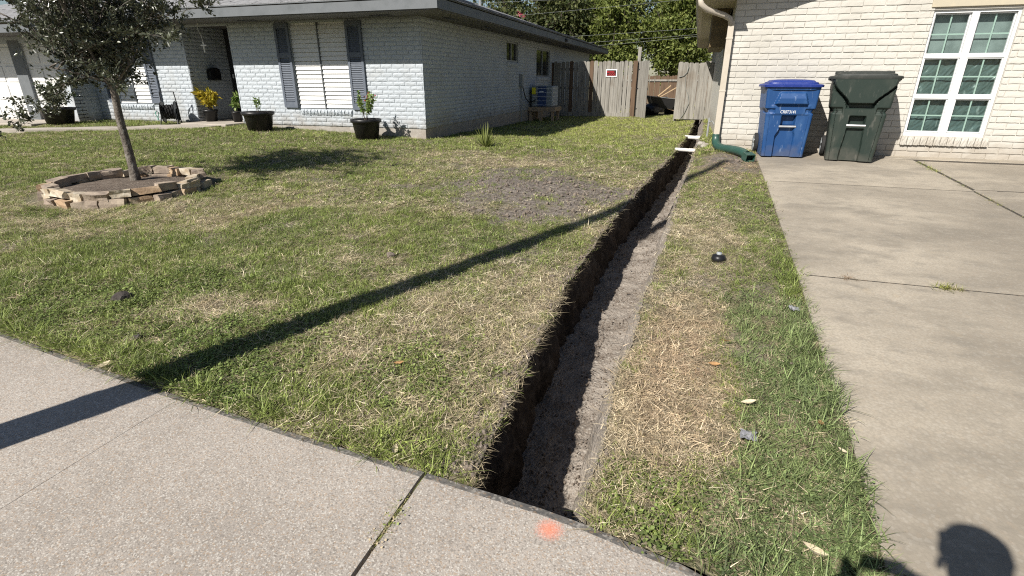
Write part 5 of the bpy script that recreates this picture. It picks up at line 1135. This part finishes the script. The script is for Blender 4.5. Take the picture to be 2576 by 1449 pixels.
def tall(mb, r, lod):                                     # uncut edge grass
    for _ in range(14): blade(mb, r, Vector((r.gauss(0, .022), r.gauss(0, .022), 0)), r.uniform(0, 6.28), r.uniform(.055, .115), r.uniform(.003, .0055), r.uniform(.3, 1.2), (3, 2, 1)[lod], .8)
KINDS = [turf, turf, turf, turf, fine, fine, fine, straw, straw, straw, straw, weed, weed, weed, tall, tall, tall]
for i, f in enumerate(KINDS):
    for lod in range(3): proto(i, f, lod)
def gnoise(x, y, cx, cy, sx, sy): return np.exp(-(((x - cx) / sx) ** 2 + ((y - cy) / sy) ** 2))
LUSH = [(-4.9, 3.0, .9, .5, .55), (-4.3, 3.5, .8, .45, .45), (-3.8, 4.15, .7, .4, .35), (-3.2, 4.6, .6, .35, .3), (-4.2, 2.35, .7, .35, .35), (-3.4, 3.5, .45, .3, .55), (-6, 8.9, 2, 1.0, .15), (-2.5, 2.0, .4, .25, .15), (-1.6, 4.3, .35, .25, .3), (-2.9, 6.2, .6, .6, .35), (-9, 7.5, 3, 1.5, .1), (-2.2, 1.85, .5, .15, .3)]
DRY = [(.08, 2.7, .22, .65, .95), (-.02, 2.2, .14, .35, .75), (.08, 3.5, .22, .5, .55), (-.9, 2.5, .40, .45, .26), (-1.3, 2.8, .4, .35, .15), (-2.95, 2.58, .45, .20, .75), (-2.4, 8.3, 1.1, .5, .55), (-2.6, 3.65, .45, .25, .35), (.25, 4.7, .3, .6, .4), (.5, 7.6, .45, 1.2, .65), (-.9, 5.2, .4, .9, .22), (-.95, 7.0, .5, 1.0, .35), (-6.6, 3.6, 1.2, .3, .25), (-7.8, 4.6, .6, .6, .25), (-1.9, 2.3, .3, .25, .25), (-1.2, 3.6, .5, .5, .12)]
SOIL = [(-1.75, 6.4, .72, 1.15, 1.15), (-2.5, 6.7, .45, .7, .6), (-1.1, 6.2, .4, .8, .65), (-1.7, 5.2, .45, .35, .6), (-2.2, 7.6, .5, .4, .5), (-.95, 3.2, .18, .5, .25), (-3.0, 2.55, .16, .09, .55), (-.75, 12.0, .4, .5, .5), (-.4, 14.5, .3, .6, .4), (-1.4, 17.6, .5, .5, .5), (.55, 8.3, .4, .9, .5), (-2.55, 3.0, .2, .12, .4), (-1.5, 2.0, .3, .12, .4)]
def dryness(X, Y):
    d = .29 + (fbm(X * .9, Y * .9, 71, 4) - .5) * 1.15 + (fbm(X * 4.5, Y * 4.5, 81, 3) - .5) * .8
    for c in DRY: d = d + c[4] * gnoise(X, Y, *c[:4])
    for c in LUSH: d = d - c[4] * gnoise(X, Y, *c[:4])
    e = np.where((Y < 9.4) & (X > 0), np.exp(-((X - (xd(Y) - .15)) / .24) ** 2), 0) * np.interp(Y, [1.0, 3.2, 5.0, 8], [1, 1, .45, .2])
    d = d - .75 * e - .25 * np.where(X > 0, np.clip((2.0 - Y) / .5, 0, 1), 0)
    d = d - .30 * np.clip((Y - 9.0) / 3, 0, 1) - .22 * np.clip((-X - 5.0) / 3, 0, 1) + .12 * np.exp(-((X - xl(Y)) / .22) ** 2) * (Y < 10)
    return np.clip(d, 0, 1)
def soilness(X, Y):
    s = (fbm(X * 2.4, Y * 2.4, 91, 4) - .56) * 1.6
    for c in SOIL: s = s + c[4] * gnoise(X, Y, *c[:4]) * (.45 + 1.1 * vn(X * 6, Y * 6, 95))
    s = s + .5 * np.exp(-((X - xl(Y)) / .05) ** 2) + .4 * np.exp(-((X - xr(Y)) / .06) ** 2)
    return np.clip(s, 0, 1)
for o in lawn.children:
    me = o.data; co = np.empty(len(me.vertices) * 3, np.float32); me.vertices.foreach_get('co', co); co = co.reshape(-1, 3)
    me.attributes.new('bare', 'FLOAT', 'POINT').data.foreach_set('value', np.clip(soilness(co[:, 0], co[:, 1]) * 1.6, 0, 1).astype(np.float32))
def scatter_pts(x0, x1, y0, y1, dens):
    n = int((x1 - x0) * (y1 - y0) * dens * .9); return RNG.uniform(x0, x1, n), RNG.uniform(y0, y1, n)
PX, PY = [], []
for a in ((-5.5, 1.0, 1.2, 3.2, 2500), (-7.5, 1.05, 3.2, 5.2, 1900), (-12.5, 1.1, 5.2, 7.6, 1150), (-16, 1.1, 7.6, 10.7, 700), (-21, -12.5, 5.5, 8.9, 700), (-5.4, .5, 10.7, 15, 560), (-5.4, .6, 15, 21.6, 360), (-5.2, .4, 24.6, 31, 60), (-9, -5.5, 2.2, 3.2, 2000), (-12, -7.5, 3.2, 5.2, 1500)):
    x, y = scatter_pts(*a); PX.append(x); PY.append(y)
PX = np.concatenate(PX); PY = np.concatenate(PY)
def walk_mask(X, Y):
    xs_ = [p[0] for p in wp]; a = np.interp(X, xs_, [p[1] for p in wp]); b = np.interp(X, xs_, [p[2] for p in wp]); return (X < -10.3) & (Y > a - .01) & (Y < b + .01)
edge_r = np.where(PY < 9.58, xd(PY) + RNG.uniform(-.04, .015, len(PX)), .42)
ok = (PY > ys(PX) + .012) & ((PX < xl(PY) - .025) | ((PX > xr(PY) + .03) & (PX < edge_r))) & ~walk_mask(PX, PY)
ok &= ~((PX < XL + .02) & (PY > YL - .02)) & ~((PX < -14.6) & (PY > 8.85)) & ~((PX > -11.6) & (PX < -10.1) & (PY > YL - .57)) & (((PX + 6.85) / 1.06) ** 2 + ((PY - 5) / 1.03) ** 2 > 1)
PX, PY = PX[ok], PY[ok]; d = dryness(PX, PY); s = soilness(PX, PY)
dens_k = RNG.random(len(PX)) > s * .93; PX, PY, d, s = PX[dens_k], PY[dens_k], d[dens_k], s[dens_k]
n = len(PX); u = RNG.random(n); kind = np.zeros(n, int)
dr = u < np.clip((d - .04) * 1.05, .16, .93)
rk2 = RNG.random(n); weedy = vn(PX * 1.7, PY * 1.7, 99) > .52
kind = np.where(dr, RNG.integers(7, 11, n), np.where((rk2 < .38) & weedy, RNG.integers(11, 14, n), np.where(rk2 < .72, RNG.integers(0, 4, n), RNG.integers(4, 7, n))))
near_edge = ((PY - ys(PX) < .10) & (PX < .9)) | ((PX > .3) & (edge_r[ok][dens_k] - PX < .14) & (PY < 4.5))
green_strip = (PX > .2) & (PY < 3.6) & (d < .4)
kind = np.where(near_edge & (RNG.random(n) < .3) & ~dr, RNG.integers(14, 17, n), kind)
kind = np.where(green_strip & (RNG.random(n) < .10) & ~dr, RNG.integers(14, 17, n), kind)
g1 = np.array([.138, .186, .044]); g2 = np.array([.228, .272, .076]); g3 = np.array([.340, .360, .10]); blu = np.array([.150, .20, .115])
st1 = np.array([.58, .49, .33]); st2 = np.array([.43, .355, .235]); st3 = np.array([.68, .60, .44]); strd = np.array([.50, .36, .245])
t = np.clip(vn(PX * 3, PY * 3, 101) * .7 + RNG.random(n) * .5, 0, 1)[:, None]
far_y = np.clip((PY - 9) / 6, 0, 1)[:, None] * np.clip((PX + 5.2) / .8, 0, 1)[:, None]
gc = g1 * (1 - t) + g2 * t; gc = gc * (1 - .55 * np.clip(d, 0, 1)[:, None]) + g3 * .55 * np.clip(d, 0, 1)[:, None]; gc = gc * (1 - far_y * .55) + g3 * 1.15 * far_y * .55
stp = (green_strip & (d < .35))[:, None]; gc = np.where(stp, gc * .55 + blu * .45, gc)
wk = (kind >= 11) & (kind < 14); gc = np.where(wk[:, None], gc * .6 + np.array([.075, .115, .05]) * .4, gc)
w3 = RNG.random((n, 1)); red = (gnoise(PX, PY, .1, 2.7, .35, .8) * RNG.random(n))[:, None] + (gnoise(PX, PY, .5, 8.3, .6, 1.2))[:, None] * .8
sc_ = np.where(w3 < .35, st1, np.where(w3 < .62, st2, np.where(w3 < .82, st2 * .6, st3))); sc_ = sc_ * (1 - np.clip(red, 0, .8)) + strd * np.clip(red, 0, .8)
tint = np.where(dr[:, None], sc_, gc) * RNG.uniform(.75, 1.25, (n, 1))
scl = RNG.uniform(.75, 1.2, n) * np.where((PX > .1) & (PY < 9), .80, 1) * np.where(dr, 1.0, 1.12 - .35 * d) * np.where(s > .3, .75, 1) * np.where(PY > 5, 1.1, 1) * np.where(PY > 9, 1.15, 1)
PZ = lawn_z(PX, PY) - .003
rot = np.stack([RNG.normal(0, .12, n), RNG.normal(0, .12, n), RNG.uniform(0, 6.283, n)], 1)
# tufts overhanging the trench lip and growing in slab joints
def extra(xs_, ys_, zs_, kinds, tints, scls, rots):
    global PX, PY, PZ, kind, tint, scl, rot
    PX = np.concatenate([PX, xs_]); PY = np.concatenate([PY, ys_]); PZ = np.concatenate([PZ, zs_]); kind = np.concatenate([kind, kinds]); tint = np.concatenate([tint, tints]); scl = np.concatenate([scl, scls]); rot = np.concatenate([rot, rots])
m_ = 1000; y = 1.56 + (12 - 1.56) * RNG.random(m_) ** 1.6; x = xl(y) + RNG.uniform(-.06, -.004, m_); dd_ = RNG.random(m_)
extra(x, y, lawn_z(x, y) - RNG.uniform(0, .02, m_), np.where(dd_ < .62, RNG.integers(7, 11, m_), RNG.integers(0, 7, m_)), np.where((dd_ < .62)[:, None], st2 * RNG.uniform(.5, 1.2, (m_, 1)), g2 * RNG.uniform(.7, 1.2, (m_, 1))), RNG.uniform(.4, .85, m_), np.stack([RNG.normal(0, .2, m_), RNG.normal(.1, .35, m_), RNG.uniform(0, 6.28, m_)], 1))
m_ = 1100; y = 1.54 + (10 - 1.54) * RNG.random(m_) ** 1.5; x = xr(y) + RNG.uniform(.0, .06, m_); dd_ = RNG.random(m_)
extra(x, y, lawn_z(x, y) - RNG.uniform(0, .012, m_), np.where(dd_ < .75, RNG.integers(7, 11, m_), RNG.integers(0, 7, m_)), np.where((dd_ < .75)[:, None], st1 * RNG.uniform(.5, 1.2, (m_, 1)), g2 * RNG.uniform(.7, 1.2, (m_, 1))), RNG.uniform(.4, .85, m_), np.stack([RNG.normal(0, .2, m_), RNG.normal(-.2, .3, m_), RNG.uniform(0, 6.28, m_)], 1))
def joint_tufts(pts, k, kinds, cols, spread, sc0):
    P = np.array(pts, float); i = RNG.integers(0, len(P) - 1, k); f = RNG.random(k)[:, None]; Q = P[i] * (1 - f) + P[i + 1] * f + RNG.normal(0, spread, (k, 2))
    extra(Q[:, 0], Q[:, 1], np.where(Q[:, 0] > .8, ground(np.maximum(Q[:, 0], 1), Q[:, 1]), 0) - .012, RNG.choice(kinds, k), np.array(cols)[RNG.integers(0, len(cols), k)] * RNG.uniform(.7, 1.2, (k, 1)), sc0 * RNG.uniform(.6, 1.2, k), np.stack([RNG.normal(0, .2, k), RNG.normal(0, .2, k), RNG.uniform(0, 6.28, k)], 1))
joint_tufts([(-.88, 1.18), (-.88, 1.42)], 45, [7, 8, 11, 12, 4], [g2, st2, g3], .006, .6)
joint_tufts([(3.10, 9.1), (3.09, 8.2)], 60, [4, 5, 0, 11], [g2, g3], .02, .9); joint_tufts([(3.09, 8.2), (3.08, 5.6)], 70, [4, 5, 8, 11], [g2, g3, st2], .012, .7)
joint_tufts([(1.10, 4.10), (1.22, 4.10)], 22, [7, 8, 9], [st2 * .6, strd * .6], .012, .6); joint_tufts([(1.72, 4.09), (1.84, 4.09)], 20, [4, 5, 6, 8], [g3, st1], .012, 1.3)
joint_tufts([(3.3, 9.26), (4.4, 9.26)], 40, [7, 8, 9], [strd, st2 * .7], .015, .5); joint_tufts([(1.0, 9.3), (.6, 9.2)], 120, [7, 8, 9, 10], [strd, strd * .8], .10, .8)
def points_object(name, kindcol, m_label, cat, X, Y, Z, kd, rt, sc, tn):
    me = bpy.data.meshes.new(name); me.vertices.add(len(X)); me.vertices.foreach_set('co', np.stack([X, Y, Z], 1).astype(np.float32).ravel())
    me.attributes.new('pick', 'INT', 'POINT').data.foreach_set('value', kd.astype(np.int32)); me.attributes.new('turn', 'FLOAT_VECTOR', 'POINT').data.foreach_set('vector', rt.astype(np.float32).ravel())
    me.attributes.new('size', 'FLOAT', 'POINT').data.foreach_set('value', sc.astype(np.float32)); me.attributes.new('tint', 'FLOAT_COLOR', 'POINT').data.foreach_set('color', np.concatenate([tn, np.ones((len(X), 1))], 1).astype(np.float32).ravel())
    me.update(); o = bpy.data.objects.new(name, me); link(o); tag(o, m_label, cat, kind='stuff')
    g = bpy.data.node_groups.new(name, 'GeometryNodeTree'); g.interface.new_socket('Geometry', in_out='INPUT', socket_type='NodeSocketGeometry'); g.interface.new_socket('Geometry', in_out='OUTPUT', socket_type='NodeSocketGeometry')
    N = g.nodes; L = g.links; gi = N.new('NodeGroupInput'); go = N.new('NodeGroupOutput'); ip = N.new('GeometryNodeInstanceOnPoints'); ci = N.new('GeometryNodeCollectionInfo')
    ci.inputs['Collection'].default_value = kindcol; ci.inputs['Separate Children'].default_value = True; ci.inputs['Reset Children'].default_value = True
    def na(nm, ty): q = N.new('GeometryNodeInputNamedAttribute'); q.data_type = ty; q.inputs['Name'].default_value = nm; return q.outputs['Attribute']
    L.new(gi.outputs[0], ip.inputs['Points']); L.new(ci.outputs[0], ip.inputs['Instance']); ip.inputs['Pick Instance'].default_value = True
    L.new(na('pick', 'INT'), ip.inputs['Instance Index']); L.new(na('turn', 'FLOAT_VECTOR'), ip.inputs['Rotation']); L.new(na('size', 'FLOAT'), ip.inputs['Scale']); L.new(ip.outputs[0], go.inputs[0])
    md = o.modifiers.new('tufts', 'NODES'); md.node_group = g; return o
def grass_object(name, label, X, Y, Z, kd, rt, sc, tn):
    lod = np.where(Y < 3.1, 0, np.where(Y < 5.2, 1, 2)); VV, FF, CC = [], [], []; off = 0
    for (k, l), (tv, tf) in TPL.items():
        i = np.where((kd == k) & (lod == l))[0]
        if not len(i): continue
        cx, sx, cy, sy, cz, sz = np.cos(rt[i, 0]), np.sin(rt[i, 0]), np.cos(rt[i, 1]), np.sin(rt[i, 1]), np.cos(rt[i, 2]), np.sin(rt[i, 2])
        Rm = np.stack([np.stack([cz * cy, cz * sy * sx - sz * cx, cz * sy * cx + sz * sx], -1), np.stack([sz * cy, sz * sy * sx + cz * cx, sz * sy * cx - cz * sx], -1), np.stack([-sy, cy * sx, cy * cx], -1)], 1)
        v = np.einsum('nij,mj->nmi', Rm, tv) * sc[i][:, None, None] + np.stack([X[i], Y[i], Z[i]], -1)[:, None, :]
        f = tf[None] + (np.arange(len(i)) * len(tv))[:, None, None] + off; off += len(i) * len(tv)
        VV.append(v.reshape(-1, 3)); FF.append(f.reshape(-1, 3)); CC.append(np.repeat(tn[i], len(tv), 0))
    V = np.concatenate(VV).astype(np.float32); F = np.concatenate(FF).astype(np.int32); C_ = np.concatenate(CC); me = bpy.data.meshes.new(name)
    me.vertices.add(len(V)); me.vertices.foreach_set('co', V.ravel()); me.loops.add(len(F) * 3); me.loops.foreach_set('vertex_index', F.ravel()); me.polygons.add(len(F)); me.polygons.foreach_set('loop_start', np.arange(0, len(F) * 3, 3, dtype=np.int32))
    me.attributes.new('tint', 'FLOAT_COLOR', 'POINT').data.foreach_set('color', np.concatenate([C_, np.ones((len(C_), 1))], 1).astype(np.float32).ravel())
    me.update(calc_edges=True); me.materials.append(M['grass_blade']); o = bpy.data.objects.new(name, me); link(o); tag(o, label, 'grass', kind='stuff')
    print('GRASS TRIANGLES', len(F), 'TUFTS', len(X))
grass_object('lawn_grass', 'green and straw coloured grass covering the lawn', PX, PY, PZ, kind, rot, scl, np.clip(tint, 0, 1))
# loose earth crumbs
crumbs = bpy.data.collections.new('crumbs')
for i in range(5):
    bm = bmesh.new(); bmesh.ops.create_icosphere(bm, subdivisions=1, radius=1)
    for v in bm.verts: v.co *= 1 + .5 * mnoise.noise(v.co * 1.3 + Vector((i * 7, 0, 0))); v.co.z *= .75
    me = bpy.data.meshes.new(f'crumb_{i}'); bm.to_mesh(me); bm.free(); me.materials.append(M['clod']); o = bpy.data.objects.new(f'crumb_{i}', me); crumbs.objects.link(o)
CX, CY = [], []
for a in ((-5.5, 1, 1.5, 4.2, 1500), (-5, 1, 4.2, 8.6, 1100), (-3, .4, 9, 20, 120)): x, y = scatter_pts(*a); CX.append(x); CY.append(y)
CX = np.concatenate(CX); CY = np.concatenate(CY); sv = soilness(CX, CY); ok = (RNG.random(len(CX)) < sv ** 1.6 * .26 + .010) & (CY > ys(CX) + .02) & ((CX < xl(CY) - .01) | ((CX > xr(CY) + .01) & (CX < xd(CY) - .02))); CX, CY = CX[ok], CY[ok]
k = len(CX); cs = .003 + .012 * RNG.random(k) ** 3 + np.where(soilness(CX, CY) > .5, .020 * RNG.random(k) ** 4, 0); CZ = lawn_z(CX, CY) + cs * .5
fy = 1.55 + (9 - 1.55) * RNG.random(5200) ** 1.3; ft = RNG.random(5200); fx = xl(fy) * (1 - ft) + (xr(fy) - .05) * ft; fs = .003 + .008 * RNG.random(5200) ** 3
fzv = ground(fx, fy) - tdepth(fy) + (fbm((xl(fy) - .08) * (1 - ft) * 8 + (xr(fy) + .02) * ft * 8, fy * 8, 61, 4) - .5) * .10 + .06 * ft ** 3 + .002
ly = 1.6 + 9 * RNG.random(1400) ** 1.6; lx = xl(ly) - np.abs(RNG.normal(0, .07, 1400)) - .005; CX = np.concatenate([CX, lx]); CY = np.concatenate([CY, ly]); lsz = .003 + .013 * RNG.random(1400) ** 3; CZ = np.concatenate([CZ, lawn_z(lx, ly) + lsz * .6]); cs = np.concatenate([cs, lsz])
CX = np.concatenate([CX, fx]); CY = np.concatenate([CY, fy]); CZ = np.concatenate([CZ, fzv]); cs = np.concatenate([cs, fs]); k = len(CX)
points_object('earth_crumbs', crumbs, 'grey earth crumbs scattered on the lawn and along the trench', 'soil', CX, CY, CZ, RNG.integers(0, 5, k), RNG.uniform(0, 6.28, (k, 3)), cs, np.ones((k, 3)))
